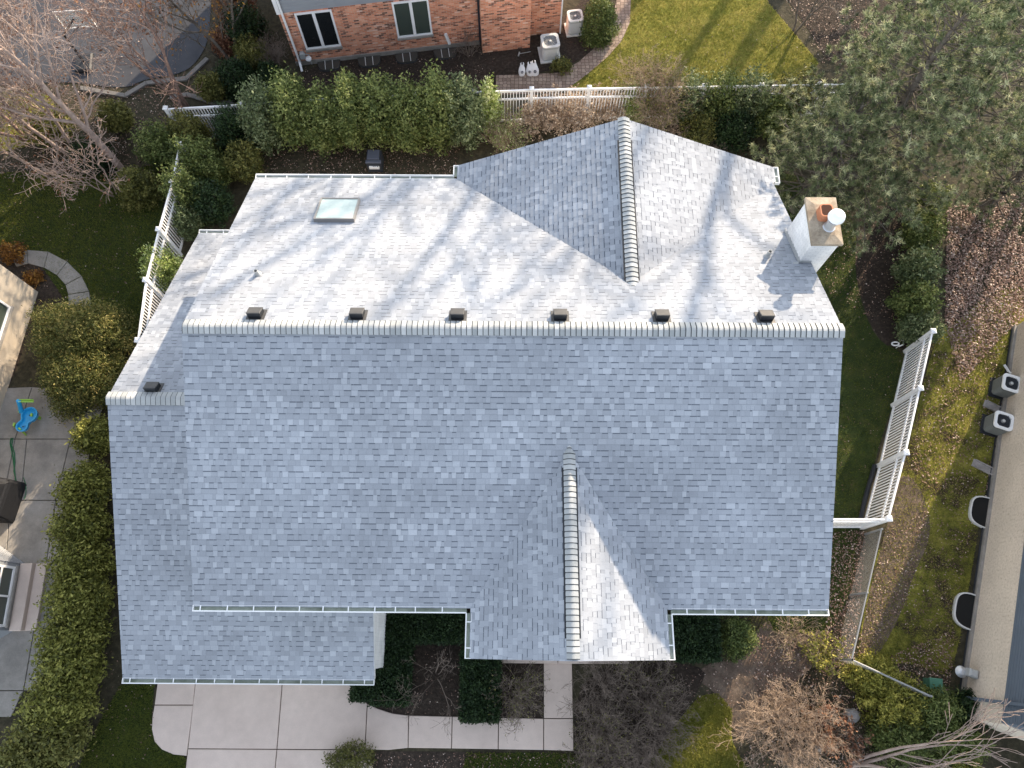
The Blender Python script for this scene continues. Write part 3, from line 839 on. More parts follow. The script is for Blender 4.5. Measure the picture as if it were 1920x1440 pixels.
# ------------------------------------------------------------------ air conditioners
def ac_unit(px, py, rz, w, h, dark, label):
    x, y = at(px, py)
    o = empty('air_conditioner', (x, y, 0), rz, label, 'air conditioner', 'air conditioners beside the neighbouring houses')
    b = MB(); b.box(-w * .62, w * .62, -w * .62, w * .62, 0, .07, 0, .015); b.build('pad', MT['lightgrey'] if not dark else MT['black'], o)
    body = rrect(w, w, w * .2, 4)
    b = MB()
    b.prism(body, .071, h - .06, 0)
    ins = rrect(w * 1.02, w * 1.02, w * .2, 4)
    nl = 12
    for k in range(nl):
        z = .12 + (h - .24) * k / nl
        b.loft([[(p[0], p[1], z) for p in ins], [(p[0] * .985, p[1] * .985, z + .028) for p in ins]], 1)
    b.build('cabinet', [MT['darkmetal'] if dark else MT['grey'], MT['acbody'] if dark else MT['lightgrey']], o)
    top = rrect(w * 1.05, w * 1.05, w * .2, 4)
    n = len(top)
    b = MB()
    cx, cy = (.0, .0)
    hole = []
    for p in top:
        a = math.atan2(p[1], p[0]); hole.append((w * .44 * math.cos(a), w * .44 * math.sin(a)))
    for i in range(n):
        j = (i + 1) % n
        q0 = [top[i], top[j], hole[j], hole[i]]
        b.loft([[(p[0], p[1], h - .06) for p in q0], [(p[0], p[1], h) for p in q0]])
    b.build('top_cover', MT['whitemetal'] if dark else MT['lightgrey'], o)
    b = MB()
    for r in (.12, .2, .28, .36):
        m = 28
        b.tube([(w * r * math.cos(2 * math.pi * k / m), w * r * math.sin(2 * math.pi * k / m), h - .012) for k in range(m + 1)], .006, 4)
    for k in range(12):
        a = k * math.pi / 6; b.bar((.05 * math.cos(a), .05 * math.sin(a), h - .012), (w * .44 * math.cos(a), w * .44 * math.sin(a), h - .012), .006, .006)
    b.build('fan_guard', MT['darkmetal'], o)
    b = MB()
    b.lathe([(w * .44, 0), (w * .44, .005)], (0, 0, h - .25), 24, 0)
    b.build('fan_opening', MT['black'], o)
    b = MB()
    for k in range(4):
        a = k * math.pi / 2 + .4
        c, s = math.cos(a), math.sin(a)
        P = lambda u, v, z: (u * c - v * s, u * s + v * c, z)
        b.loft([[P(.05, -.05, h - .16), P(w * .35, -.12, h - .18), P(w * .35, .1, h - .13), P(.05, .05, h - .14)],
                [P(.05, -.05, h - .152), P(w * .35, -.12, h - .172), P(w * .35, .1, h - .122), P(.05, .05, h - .132)]])
    b.build('fan', MT['grey'], o)
    b = MB(); b.lathe([(.075, 0), (.07, .05), (.03, .07)], (0, 0, h - .075), 16); b.build('hub', MT['lightgrey'], o, smooth=True)
ac_unit(1030, 103, BA, .72, .80, False, 'light grey air conditioner nearest the white bags')
ac_unit(1076, 56, BA, .62, .78, False, 'light grey air conditioner between the brick house corner and the green bush')

# white bags
def bag(px, py, rz, lean, sc, label, seed):
    rng = random.Random(seed)
    x, y = at(px, py)
    o = empty('shopping_bag', (x, y, .03), rz, label, 'bag', 'white bags on the paver edge')
    b = MB(); rings = []
    for z, wx, wy in ((0, .11, .07), (.05, .14, .10), (.16, .15, .10), (.28, .13, .075), (.36, .10, .04), (.42, .085, .02)):
        rings.append([(sc * (wx * math.cos(t) * (1 + rng.uniform(-.1, .1)) + lean * z), sc * (wy * math.sin(t) * (1 + rng.uniform(-.12, .12)) + z * .35), sc * z) for t in [2 * math.pi * k / 14 for k in range(14)]])
    b.loft(rings)
    for sx in (-.055, .055):
        b.tube([(sc * (sx + lean * .42), sc * .147, sc * .41), (sc * (sx + lean * .5), sc * .17, sc * .5), (sc * (sx * .6 + lean * .53), sc * .18, sc * .53)], [.035 * sc, .025 * sc, .012 * sc], 6)
    b.build('bag_body', MT['bag'], o, smooth=True)
    b = MB(); pts = []
    for k in range(13):
        t = 2 * math.pi * k / 12
        z = .2 + .045 * math.sin(t); pts.append((sc * (.045 * math.cos(t) + lean * z), sc * (-.098 + (z) * .35), sc * z))
    b.tube(pts, .012 * sc, 5); b.tube([pts[3], pts[9]], .016 * sc, 5)
    b.build('printed_emblem', MT['bagmark'], o)
bag(978.5, 142, .1, .05, 1.0, 'white shopping bag standing furthest left on the paver edge', 1)
bag(994, 142, -.1, -.1, 1.05, 'white shopping bag in the middle, with the tallest handle', 2)
bag(1003.5, 141.5, .2, -.08, 1.15, 'narrow white shopping bag nearest the air conditioner', 3)
# dark small tray bed edge beside the bags
x, y = at(985, 103)
b = MB(); b.tube([(-.25, .0, .05), (.22, .1, .06)], .012, 6); b.tube([(-.25, .08, .05), (-.3, -.12, .05)], .03, 6)
o = b.build('garden_spade', MT['grey']); o.location = (x, y, .02); tag(o, 'small grey garden tool lying on dark mulch by the brick chimney', 'garden tool')

# utility cabinet behind the house
x, y = at(705, 322)
uc = empty('utility_cabinet', (x, y, 0), 0, 'dark grey utility cabinet with a pale label strip behind the rear gutter', 'utility cabinet')
b = MB(); b.box(-.29, .29, -.02, .58, 0, .62, 0, .02); b.build('body', MT['darkmetal'], uc)
b = MB(); b.box(-.25, .23, .12, .56, .622, .66, 0, .015); b.box(-.31, .31, -.04, .1, .58, .64, 0, .02); b.build('lid', M('cabinet_lid', [(0, (.085, .095, .125))], rough=.5), uc)
b = MB(); b.box(-.2, .2, -.10, -.03, .30, .43, 0, .01)
for dx in (-.03, .04, .14): b.lathe([(.018, 0), (.018, .008)], (dx, -.065, .43), 10, 1)
b.build('label_strip', [MT['vinyl'], MT['black']], uc)

# ------------------------------------------------------------------ neighbour to the east: beige brick house
ea0 = at(1800, 1335); ea1 = at(1885, 740)
EA = math.atan2(ea1[1] - ea0[1], ea1[0] - ea0[0])
eh = empty('brick_house', (ea0[0], ea0[1], 0), EA, 'beige brick house with slate siding and dark downspout at the right edge', 'house')
b = MB(); b.box(-.15, 13.9, -9, 0, 0, 2.12); b.build('brick_wall', MT['beige'], eh)
b = MB(); b.box(-.12, 13.85, .001, .10, 0, .16); b.build('foundation', MT['oldconcrete'], eh)
b = MB(); b.box(-.12, 13.87, -8.9, .035, 2.125, 5.3)
for k in range(26): b.box(-.12, 13.87, .036, .047, 2.13 + .12 * k, 2.235 + .12 * k)
b.build('siding', MT['sidingdark'], eh)
b = MB(); b.loft([[(-.3, -9.3, 5.31), (14.1, -9.3, 5.31), (14.1, .3, 5.31), (-.3, .3, 5.31)], [(-.3, -4.6, 7.0), (14.1, -4.6, 7.0), (14.1, -4.5, 7.0), (-.3, -4.5, 7.0)]])
b.build('roof', MT['roofgrey'], eh)
b = MB(); b.bar((.42, .11, .12), (.42, .11, 5.25), .09, .08); b.bar((.42, .10, .14), (.40, .32, .06), .09, .07)
b.build('downspout', MT['sidingdark'], eh)
b = MB(); b.tube([(0.3, .13, .055), (6, .15, .055), (10, .15, .055), (13.8, .13, .055)], .025, 6); b.build('drain_line', MT['black'], eh)
def eastpt(px, py, z=0): return at(px, py, z)
def east_well(px, py, w, d, lab):
    o = window_well(px, py, EA + math.pi, w, d, lab, cover=False)
    return o
east_well(1857, 966, 1.10, .74, 'open oval metal window well by the beige wall, nearer the air conditioners')
east_well(1828, 1151, 1.18, .72, 'open oval metal window well by the beige wall, nearer the gas meter')
ac_unit(1873, 731, EA, .60, .74, True, 'black air conditioner with white top, upper of the pair by the beige wall')
ac_unit(1858, 800, EA, .60, .74, True, 'black air conditioner with white top, lower of the pair by the beige wall')
def board(name, px, py, rz, l, wd, m, lab, cat):
    x, y = at(px, py)
    b = MB(); b.box(-l / 2, l / 2, -wd / 2, wd / 2, .0, .05, 0, .012); b.box(-l / 2 + .04, l / 2 - .04, -wd / 2, -wd / 2 + .03, .05, .09); b.box(-l / 2 + .04, l / 2 - .04, wd / 2 - .03, wd / 2, .05, .09)
    o = b.build(name, m); o.location = (x, y, .02); o.rotation_euler = (0, 0, rz); tag(o, lab, cat)
board('splash_block', 1868, 768, EA - 1.75, .95, .26, MT['stone'], 'flat grey splash block between the two black air conditioners', 'splash block')
board('splash_block', 1846, 879, EA - 1.75, .90, .27, MT['stone'], 'long grey splash block on dark grass below the air conditioners', 'splash block')
def pipe(name, pts, r, m, lab, cat):
    b = MB(); b.tube([(*at(p[0], p[1], p[2]), p[2]) for p in pts], r, 8)
    o = b.build(name, m, smooth=True); return tag(o, lab, cat)
pipe('drain_pipe', [(1883, 684, .12), (1893, 699, .14), (1902, 702, .16), (1912, 702, .2), (1925, 700, .3)], .045, MT['whitemetal'], 'white elbowed drain pipe above the upper black air conditioner', 'pipe')
pipe('drain_pipe', [(1899, 713, .1), (1908, 707, .12), (1916, 706, .16)], .03, MT['whitemetal'], 'short white pipe piece touching the beige wall', 'pipe')
pipe('drain_pipe', [(1897, 785, .25), (1905, 781, .5), (1920, 774, .9), (1935, 768, 1.3)], .03, MT['whitemetal'], 'thin white pipe climbing the beige wall beside the air conditioners', 'pipe')
pipe('drain_pipe', [(1897, 789, .3), (1905, 782, .42), (1910, 783, .42), (1911, 790, .34), (1905, 793, .25)], .035, MT['whitemetal'], 'white hook shaped vent pipe on the beige wall', 'pipe')
x, y = at(1800, 1262)
gm2 = empty('gas_meter', (x, y, 0), EA - math.pi / 2, 'blue grey gas meter on the beige wall near the dark downspout', 'gas meter')
b = MB(); b.box(-.14, .14, -.1, .14, .5, .78, 0, .05); b.tube([(-.12, .1, 0), (-.12, .1, .5)], .03); b.tube([(.1, .1, .0), (.1, .1, .55)], .03); b.build('pipework', MT['grey'], gm2)
b = MB(); b.lathe([(.17, 0), (.18, .03), (.1, .12), (.05, .14)], (-.22, -.02, .42), 16); b.build('regulator', MT['galv'], gm2, smooth=True)
b = MB(); b.box(.2, .38, .06, .16, .55, .85, 0, .02); b.build('junction_box', MT['grey'], gm2)
x, y = at(1742, 1287)
b = MB(); b.box(-.18, .18, -.24, .24, 0, .42, 0, .03); b.box(-.2, .2, -.26, .26, .4, .46, 0, .02)
o = b.build('utility_pedestal', MT['greenbox']); o.location = (x, y, 0); o.rotation_euler = (0, 0, -.1); tag(o, 'small green utility pedestal between the fence and beige house', 'utility box')
rngst = random.Random(5)
b = MB(); rings = []
for z, s_ in ((0, .9), (.12, 1.0), (.22, .8), (.27, .4)):
    rings.append([(.26 * s_ * math.cos(t) * rngst.uniform(.8, 1.15), .22 * s_ * math.sin(t) * rngst.uniform(.8, 1.15), z) for t in [2 * math.pi * k / 11 for k in range(11)]])
b.loft(rings); o = b.build('garden_stone', MT['stone']); x, y = at(1595, 1341); o.location = (x, y, 0); tag(o, 'grey stone lying between rusty shrub and yellow green juniper', 'stone')
b = MB(); rings = [[(.5 * q for q in p) for p in r] for r in rings]
rings = [[tuple(p) for p in r] for r in rings]
b.loft(rings); o = b.build('garden_stone', MT['stone']); x, y = at(1535, 1401); o.location = (x, y, 0); tag(o, 'small pale stone at the foot of the tan bare shrub', 'stone')

# ------------------------------------------------------------------ neighbour to the west
wb = at(72, 548); wc = at(10, 745)
WA = math.atan2(wc[1] - wb[1], wc[0] - wb[0])        # local x runs south along the east wall, local y points east
wh = empty('stucco_house', (wb[0], wb[1], 0), WA, 'tan stucco house with white window at the left edge', 'house')
b = MB(); b.box(0, 14, -9, 0, 0, 5.4); b.build('wall', MT['stucco'], wh)
b = MB(); b.loft([[(-.2, -9.3, 5.42), (14.3, -9.3, 5.42), (14.3, .12, 5.42), (-.2, .12, 5.42)], [(-.2, -4.5, 7.4), (14.3, -4.5, 7.4), (14.3, -4.4, 7.4), (-.2, -4.4, 7.4)]]); b.build('roof', MT['roofgrey'], wh)
wn = empty('window'); wn.parent = wh; wn.rotation_euler = (0, 0, math.pi)
window(wn, -3.6, -1.15, 1.15, 2.6, MT['glassgreen'], 'window_unit')
# siding bay of the stucco house, with a glazed door
bp = at(36, 1058, .36); bq = at(15, 1177, .36)
BAY = math.atan2(bq[1] - bp[1], bq[0] - bp[0])
bay = empty('siding_bay', (bp[0], bp[1], 0), BAY, 'pale grey sided bay of the tan house with white framed window beside concrete steps', 'house')
b = MB()
pl = [(0, 0), (0.02, 0), (2.05, 0), (2.6, -1.0), (2.6, -4), (-.75, -4), (-.75, -1.1)]
b.prism([(p[0], p[1]) for p in pl][::-1], 0, 3.4)
for k in range(20):
    z = .1 + k * .16
    b.bar((-.77, -1.1, z), (-.02, .012, z), .02, .13)
b.build('siding', MT['siding'], bay)
wn = empty('window'); wn.parent = bay; wn.rotation_euler = (0, 0, math.pi)
window(wn, -1.95, -.1, .58, 2.6, MT['glassgreen'], 'window_unit', False)
b = MB(); b.box(.17, 1.88, .045, .066, 1.2, 1.26); b.box(1.0, 1.06, .046, .067, .66, 1.19); b.box(1.0, 1.06, .046, .067, 1.27, 2.52); b.build('muntin', MT['vinyl'], bay)
b = MB(); b.box(-.02, 2.07, .03, .42, 0, .36, 0, .015); b.build('upper_step', MT['concrete'], bay)
b = MB(); b.box(-.02, 2.07, .42, .78, 0, .18, 0, .015); b.build('lower_step', MT['concrete'], bay)

# toy water table
x, y = at(50, 792)
toy = empty('water_table', (x, y, .04), 0, 'blue plastic water table with green legs and chute on the patio', 'toy')
def px_of(p, z, o=(x, y)): q = at(*p, z); return (q[0] - o[0], q[1] - o[1])
cA = px_of((55.5, 778), .5); cB = px_of((42, 799), .5)
def eight(rA, rB, n=48):
    pts = []
    for k in range(n):
        t = 2 * math.pi * k / n
        d = (math.cos(t), math.sin(t)); m = ((cA[0] + cB[0]) / 2, (cA[1] + cB[1]) / 2)
        best = 0
        for c, r in ((cA, rA), (cB, rB), (m, min(rA, rB) * .8)):
            oc = (m[0] - c[0], m[1] - c[1]); bb = oc[0] * d[0] + oc[1] * d[1]; cc = oc[0] ** 2 + oc[1] ** 2 - r * r
            ds = bb * bb - cc
            if ds > 0: best = max(best, -bb + math.sqrt(ds))
        pts.append((m[0] + d[0] * best, m[1] + d[1] * best))
    return pts
b = MB()
o_ = eight(.28, .21); i_ = eight(.235, .165)
Z = lambda q, z: [(p[0], p[1], z) for p in q]
b.loft([Z(eight(.24, .17), .34), Z(o_, .50), Z(i_, .50), Z(eight(.22, .15), .40)])
for c, w_ in ((cA, .06), (cB, .045)): b.box(c[0] - w_, c[0] + w_, c[1] - w_ * .6, c[1] + w_ * .6, .40, .425)
b.build('basin', MT['bluetoy'], toy)
b = MB()
for c, w_ in ((cA, .04), (cB, .03)): b.box(c[0] - w_, c[0] + w_, c[1] - w_ * .5, c[1] + w_ * .5, .4255, .43)
b.build('drain', MT['black'], toy)
for p in ((77, 785), (49, 815), (30, 800), (38, 772)):
    q = px_of(p, .0); c = cA if p[1] < 790 else cB
    b = MB(); b.bar((q[0], q[1], .0), (c[0] + (q[0] - c[0]) * .55, c[1] + (q[1] - c[1]) * .55, .46), .11, .05); b.build('leg', MT['greentoy'], toy)
b = MB(); t0 = px_of((40, 772), .5); t1 = px_of((36, 752), 1.0)
b.tube([(t0[0], t0[1], .44), ((t0[0] + t1[0]) / 2, (t0[1] + t1[1]) / 2, .72), (t1[0], t1[1], 1.0)], [.085, .07, .075], 12)
b.build('tower', MT['bluetoy'], toy)
b = MB(); t2 = px_of((63, 752), .85)
b.bar((t1[0], t1[1], .95), (t2[0], t2[1], .80), .09, .04); b.bar((t1[0], t1[1] + .04, .99), (t2[0], t2[1] + .04, .84), .02, .06); b.bar((t1[0], t1[1] - .04, .99), (t2[0], t2[1] - .04, .84), .02, .06)
b.build('chute', MT['greentoy'], toy)
# covered grill
x, y = at(22, 942)
gr = empty('covered_grill', (x, y, .04), -.12, 'barbecue grill under a black fabric cover on the patio', 'grill')
b = MB(); rg = random.Random(9); rings = []
for z, w_, d_ in ((0, 1.42, .66), (.25, 1.38, .62), (.72, 1.36, .60), (.84, 1.28, .56), (.90, 1.1, .46), (1.08, .92, .40), (1.15, .8, .3)):
    rings.append([(p[0] + rg.uniform(-.015, .015), p[1] + rg.uniform(-.015, .015), z + rg.uniform(-.01, .01)) for p in rrect(d_, w_, .12, 5)])
b.loft(rings); b.build('cover', MT['cover'], gr, smooth=False)
b = MB(); b.bar((.2, -.05, .93), (.245, -.14, .92), .05, .012); b.build('tag', MT['vinyl'], gr)
b = MB(); b.box(-.05, .22, .5, .62, .86, .90); b.build('side_shelf', MT['brownmetal'], gr)
hs = MB(); hs.tube([(*at(*p), .06) for p in ((23, 822), (21, 832), (24, 846), (27, 862), (29, 880), (31, 898), (32, 912))], .02, 7)
hs.tube([(*at(*p), .06) for p in ((26, 822), (24, 836), (29, 850), (30, 868), (28, 884), (33, 905))], .018, 7)
hs.tube([(*at(*p), .06) for p in ((46, 896), (50, 908), (51, 922), (48, 936))], .012, 6)
tag(hs.build('garden_hose', MT['hose'], smooth=True), 'green garden hose lying on the patio beside the grill', 'hose')

# basketball hoop
hoop_base = at(160, 120)
bb = empty('basketball_hoop', (hoop_base[0], hoop_base[1], 0), .12, 'portable basketball hoop with clear white framed backboard on the asphalt', 'basketball hoop')
bc = at(135, 44, 3.0); ddx, ddy = bc[0] - hoop_base[0], bc[1] - hoop_base[1]
b = MB(); b.tube([(0, 0, .1), (ddx * .2, ddy * .2 - .25, 1.6), (ddx * .55, ddy - .35, 2.7)], .05, 10); b.bar((ddx * .55, ddy - .35, 2.7), (ddx, ddy - .04, 3.1), .05, .05); b.bar((ddx * .55, ddy - .35, 2.4), (ddx, ddy - .04, 2.75), .05, .05)
b.build('pole', MT['black'], bb)
b = MB(); b.box(-.35, .35, -.5, .45, 0, .18, 0, .06); b.build('base', MT['black'], bb)
b = MB()
for z0, z1, x0, x1 in ((2.62, 2.67, -.62, .62), (3.40, 3.45, -.62, .62), (2.67, 3.40, -.62, -.57), (2.67, 3.40, .57, .62)): b.box(ddx + x0, ddx + x1, ddy - .03, ddy + .03, z0, z1)
for z0, z1, x0, x1 in ((2.75, 2.79, -.23, .23), (3.12, 3.16, -.23, .23), (2.79, 3.12, -.23, -.19), (2.79, 3.12, .19, .23)): b.box(ddx + x0, ddx + x1, ddy + .008, ddy + .016, z0, z1)
b.build('frame', MT['vinyl'], bb)
gm_ = bpy.data.materials.new('clear_acrylic'); gm_.use_nodes = True
t_ = gm_.node_tree; mx_ = t_.nodes.new("ShaderNodeMixShader"); tp_ = t_.nodes.new("ShaderNodeBsdfTransparent"); mx_.inputs[0].default_value = .30
t_.nodes["Principled BSDF"].inputs["Base Color"].default_value = (.6, .63, .65, 1); t_.nodes["Principled BSDF"].inputs["Roughness"].default_value = .1
t_.links.new(tp_.outputs[0], mx_.inputs[1]); t_.links.new(t_.nodes["Principled BSDF"].outputs[0], mx_.inputs[2]); t_.links.new(mx_.outputs[0], t_.nodes["Material Output"].inputs[0])
b = MB(); b.box(ddx - .57, ddx + .57, ddy - .006, ddy + .006, 2.67, 3.40); b.build('backboard', gm_, bb)
b = MB(); b.tube([(ddx + .23 * math.cos(2 * math.pi * k / 20), ddy + .30 + .23 * math.sin(2 * math.pi * k / 20), 2.78) for k in range(21)], .012, 6); b.build('rim', MT['terracotta'], bb)

# ------------------------------------------------------------------ fences
def picket_run(name, pts, h, label, endposts=(True, True), double=True, cat='fence', gate=False, hole=None):
    root = empty(name, (pts[0][0], pts[0][1], 0), 0, label, cat)
    ox, oy = pts[0]
    P = [Vector((p[0] - ox, p[1] - oy, 0)) for p in pts]
    for i, p in enumerate(P):
        if (i == 0 and not endposts[0]) or (i == len(P) - 1 and not endposts[1]): continue
        b = MB(); s = .062; d = .09
        b.box(p.x - s, p.x + s, p.y - s, p.y + s, 0, h + .06)
        b.loft([[(p.x - d, p.y - d, h + .06), (p.x + d, p.y - d, h + .06), (p.x + d, p.y + d, h + .06), (p.x - d, p.y + d, h + .06)],
                [(p.x - d, p.y - d, h + .09), (p.x + d, p.y - d, h + .09), (p.x + d, p.y + d, h + .09), (p.x - d, p.y + d, h + .09)],
                [(p.x - .02, p.y - .02, h + .14), (p.x + .02, p.y - .02, h + .14), (p.x + .02, p.y + .02, h + .14), (p.x - .02, p.y + .02, h + .14)]])
        b.build('post', MT['vinyl'], root)
    for a, c in zip(P, P[1:]):
        d = (c - a).normalized(); L = (c - a).length
        A = a + d * .06; C = c - d * .06; up = lambda z: Vector((0, 0, z))
        b = MB()
        b.bar(A + up(h - .03), C + up(h - .03), .055, .09)
        b.bar(A + up(h - .48), C + up(h - .48), .05, .08)
        b.bar(A + up(.16), C + up(.16), .05, .09)
        n = int(L / .115)
        for k in range(1, n):
            q = a + d * (L * k / n)
            b.bar(q + up(.12), q + up(h - .03), .038, .022, 0, up=tuple(d.cross(Vector((0, 0, 1)))))
        b.build('fence_panel', MT['vinyl'], root)
    return root
F = lambda px, py: at(px, py, 1.9)
R0 = (11.77, 3.62); R3 = (14.37, 9.99)
picket_run('picket_fence', [R0, (12.68, 5.74), (13.55, 7.93), R3], 1.86, 'white picket fence of three panels in the east side yard')
hx = to_local((R0[0], R0[1], 0))
picket_run('fence_gate', [R0, (7.75, 3.62)], 1.80, 'white picket gate panel joining the side fence to the house wall', (False, True), cat='gate')
rear_pts = [F(355, 200), F(462, 192)]
dxr = F(1105, 163)[0] - F(997, 165)[0]
xs = [F(355, 200)[0] + dxr * k for k in range(0, 12)]
def rear_y(x):
    if x < 3: return 20.22
    return 20.28 + (x - 3) * .02
off = (F(997, 165)[0] - xs[0]) % dxr
picket_run('picket_fence', [(xs[0] - 0.9 + off * 0, 19.3), (xs[0] + off, 19.5)] + [(xs[0] + off + dxr * k, 19.6 + .62 * min(1, k / 4.9) if xs[0] + off + dxr * k < 3 else rear_y(xs[0] + off + dxr * k)) for k in range(1, 12)], 1.86, 'long white picket fence behind the house and green shrubs')
picket_run('picket_fence', [F(336, 270), F(322, 340), F(297, 430), F(273, 525), F(258, 638)], 1.86, 'white picket fence along the left side of the house')

def chain(name, a, c, h, label):
    root = empty(name, (a[0], a[1], 0), 0, label, 'fence')
    d = Vector((c[0] - a[0], c[1] - a[1], 0)); L = d.length; d.normalize()
    b = MB(); b.tube([(0, 0, h), tuple(d * L + Vector((0, 0, h)))], .024, 8); b.build('top_rail', MT['mesh'], root)
    n = max(1, round(L / 2.4))
    for k in range(n + 1):
        p = d * (L * k / n); b = MB(); b.tube([(p.x, p.y, 0), (p.x, p.y, h + .05)], .032, 8); b.build('post', MT['mesh'], root)
    V = []; Fc = []
    def wire(p, q, r=.0022):
        dv = (q - p).normalized(); s = dv.cross(Vector((d.y, -d.x, 0))).normalized() * r; t = Vector((d.y, -d.x, 0)) * r
        i = len(V)
        for e in (p, q): V.extend([tuple(e + s), tuple(e + t), tuple(e - s), tuple(e - t)])
        for m in range(4): Fc.append((i + m, i + (m + 1) % 4, i + 4 + (m + 1) % 4, i + 4 + m))
    st = .085; k = -h
    while k < L:
        for sg in (1, -1):
            x0, x1 = (k, k + h) if sg > 0 else (k + h, k)
            z0, z1 = 0.03, h
            def cl(x0, z0, x1, z1):
                pts = []
                for (xa, za, xb, zb) in ((x0, z0, x1, z1),):
                    t0, t1 = 0, 1
                    dx = xb - xa
                    if dx > 0: t0, t1 = max(0, -xa / dx), min(1, (L - xa) / dx)
                    else: t0, t1 = max(0, (L - xa) / dx), min(1, -xa / dx)
                    if t0 < t1: pts = [(xa + dx * t0, za + (zb - za) * t0), (xa + dx * t1, za + (zb - za) * t1)]
                return pts
            q = cl(x0, z0, x1, z1)
            if q: wire(d * q[0][0] + Vector((0, 0, q[0][1])), d * q[1][0] + Vector((0, 0, q[1][1])))
        k += st
    npmesh('wire_mesh', V, Fc, MT['mesh'], root)
CL = [at(1653, 992, 1.2), at(1597, 1237, 1.2), at(1745, 1305, 1.2)]
chain('chain_link_fence', CL[0], CL[1], 1.2, 'grey chain link fence running down from the white gate')
chain('chain_link_fence', CL[1], CL[2], 1.2, 'short grey chain link fence angling behind the yellow green juniper')
pipe('corrugated_pipe', [(1640, 872, .06), (1632, 900, .06), (1622, 935, .06), (1614, 972, .06)], .075, MT['black'], 'black corrugated drain pipe along the white side fence', 'pipe')
b = MB(); c = at(1680, 648)
b.tube([(c[0] - .15 + .13 * math.cos(t), c[1] + .06 * math.sin(t) - .03, .25 + .02 * math.sin(t)) for t in [2 * math.pi * k / 16 for k in range(17)]], .028, 7)
b.tube([(c[0] + .05, c[1] + .18, .2), (c[0] + .14, c[1] + .06, .3), (c[0] + .10, c[1] - .08, .3), (c[0] - .02, c[1] - .12, .2)], .025, 7)
b.tube([(c[0] - .02, c[1] - .1, 0), (c[0] - .02, c[1] - .1, .26)], .015, 6)
tag(b.build('garden_ornament', MT['vinyl'], smooth=True), 'small white looped garden ornament on dark grass near the side fence', 'ornament')

# ------------------------------------------------------------------ vegetation
def leaf_quads(C, size, rng, aspect=.5, nrm=None, flat=0.0):
    """one diamond leaf per centre; nrm biases the facing"""
    n = len(C)
    N = rng.normal(size=(n, 3))
    if nrm is not None: N = N * (1 - flat) + nrm * flat * 1.8
    N /= np.linalg.norm(N, axis=1)[:, None] + 1e-9
    T = rng.normal(size=(n, 3)); T -= N * (T * N).sum(1)[:, None]; T /= np.linalg.norm(T, axis=1)[:, None] + 1e-9
    B = np.cross(N, T)
    s = (size * rng.uniform(.6, 1.35, n))[:, None]
    V = np.stack([C - T * s, C + B * s * aspect, C + T * s, C - B * s * aspect], 1)
    F = np.arange(4 * n).reshape(n, 4)
    return V.reshape(-1, 3), F

def seg_mesh(name, segs, mats, parent=None, k=4):
    S = np.array(segs, float).reshape(-1, 8)
    p, q, r0, r1 = S[:, 0:3], S[:, 3:6], S[:, 6], S[:, 7]
    d = q - p; d /= np.linalg.norm(d, axis=1)[:, None] + 1e-9
    ref = np.where(np.abs(d[:, 2:3]) > .9, np.array([[1., 0, 0]]), np.array([[0, 0, 1.]]))
    x = np.cross(d, ref); x /= np.linalg.norm(x, axis=1)[:, None] + 1e-9
    y = np.cross(d, x)
    a = 2 * np.pi * np.arange(k) / k
    ring = x[:, None, :] * np.cos(a)[None, :, None] + y[:, None, :] * np.sin(a)[None, :, None]
    V = np.concatenate([p[:, None, :] + ring * r0[:, None, None], q[:, None, :] + ring * r1[:, None, None]], 1)
    n = len(S); base = (np.arange(n) * 2 * k)[:, None, None]
    i = np.arange(k); f = np.stack([i, (i + 1) % k, (i + 1) % k + k, i + k], 1)[None]
    return npmesh(name, V, (base + f).reshape(-1, 4), mats, parent, smooth=k > 3)

def grow(rng, p, d, L, r, lev, out, tips, jit=.10, up=.04, seg=.3, ratio=.62, spread=(.5, 1.0), every=1.0, bare=.25, taper=.72, rmin=.004):
    n = max(2, int(round(L / seg))); st = L / n
    px, py, pz = p; dx, dy, dz = d
    for i in range(n):
        dx += rng.gauss(0, jit); dy += rng.gauss(0, jit); dz += rng.gauss(0, jit) + up
        m = math.sqrt(dx * dx + dy * dy + dz * dz) or 1; dx /= m; dy /= m; dz /= m
        qx, qy, qz = px + dx * st, py + dy * st, max(.03, pz + dz * st)
        ra = max(rmin, r * (1 - taper * i / n)); rb = max(rmin, r * (1 - taper * (i + 1) / n))
        out.append((px, py, pz, qx, qy, qz, ra, rb))
        px, py, pz = qx, qy, qz
        if lev > 0 and (i + 1) / n > bare:
            k = every * st / seg
            while k > 0:
                if rng.random() < k:
                    ax = rng.gauss(0, 1), rng.gauss(0, 1), rng.gauss(0, 1)
                    cx, cy, cz = dy * ax[2] - dz * ax[1], dz * ax[0] - dx * ax[2], dx * ax[1] - dy * ax[0]
                    m = math.sqrt(cx * cx + cy * cy + cz * cz) or 1
                    an = rng.uniform(*spread); c, s = math.cos(an), math.sin(an) / m
                    grow(rng, (px, py, pz), (dx * c + cx * s, dy * c + cy * s, dz * c + cz * s), L * ratio * rng.uniform(.55, 1.1) * (1.15 - .5 * i / n),
                         max(rmin, rb * .62), lev - 1, out, tips, jit * 1.15, up, seg * .8, ratio, spread, every, .12, taper, rmin)
                k -= 1
    tips.append((px, py, pz))

def base_under(px, py, z): return at(px, py, z)

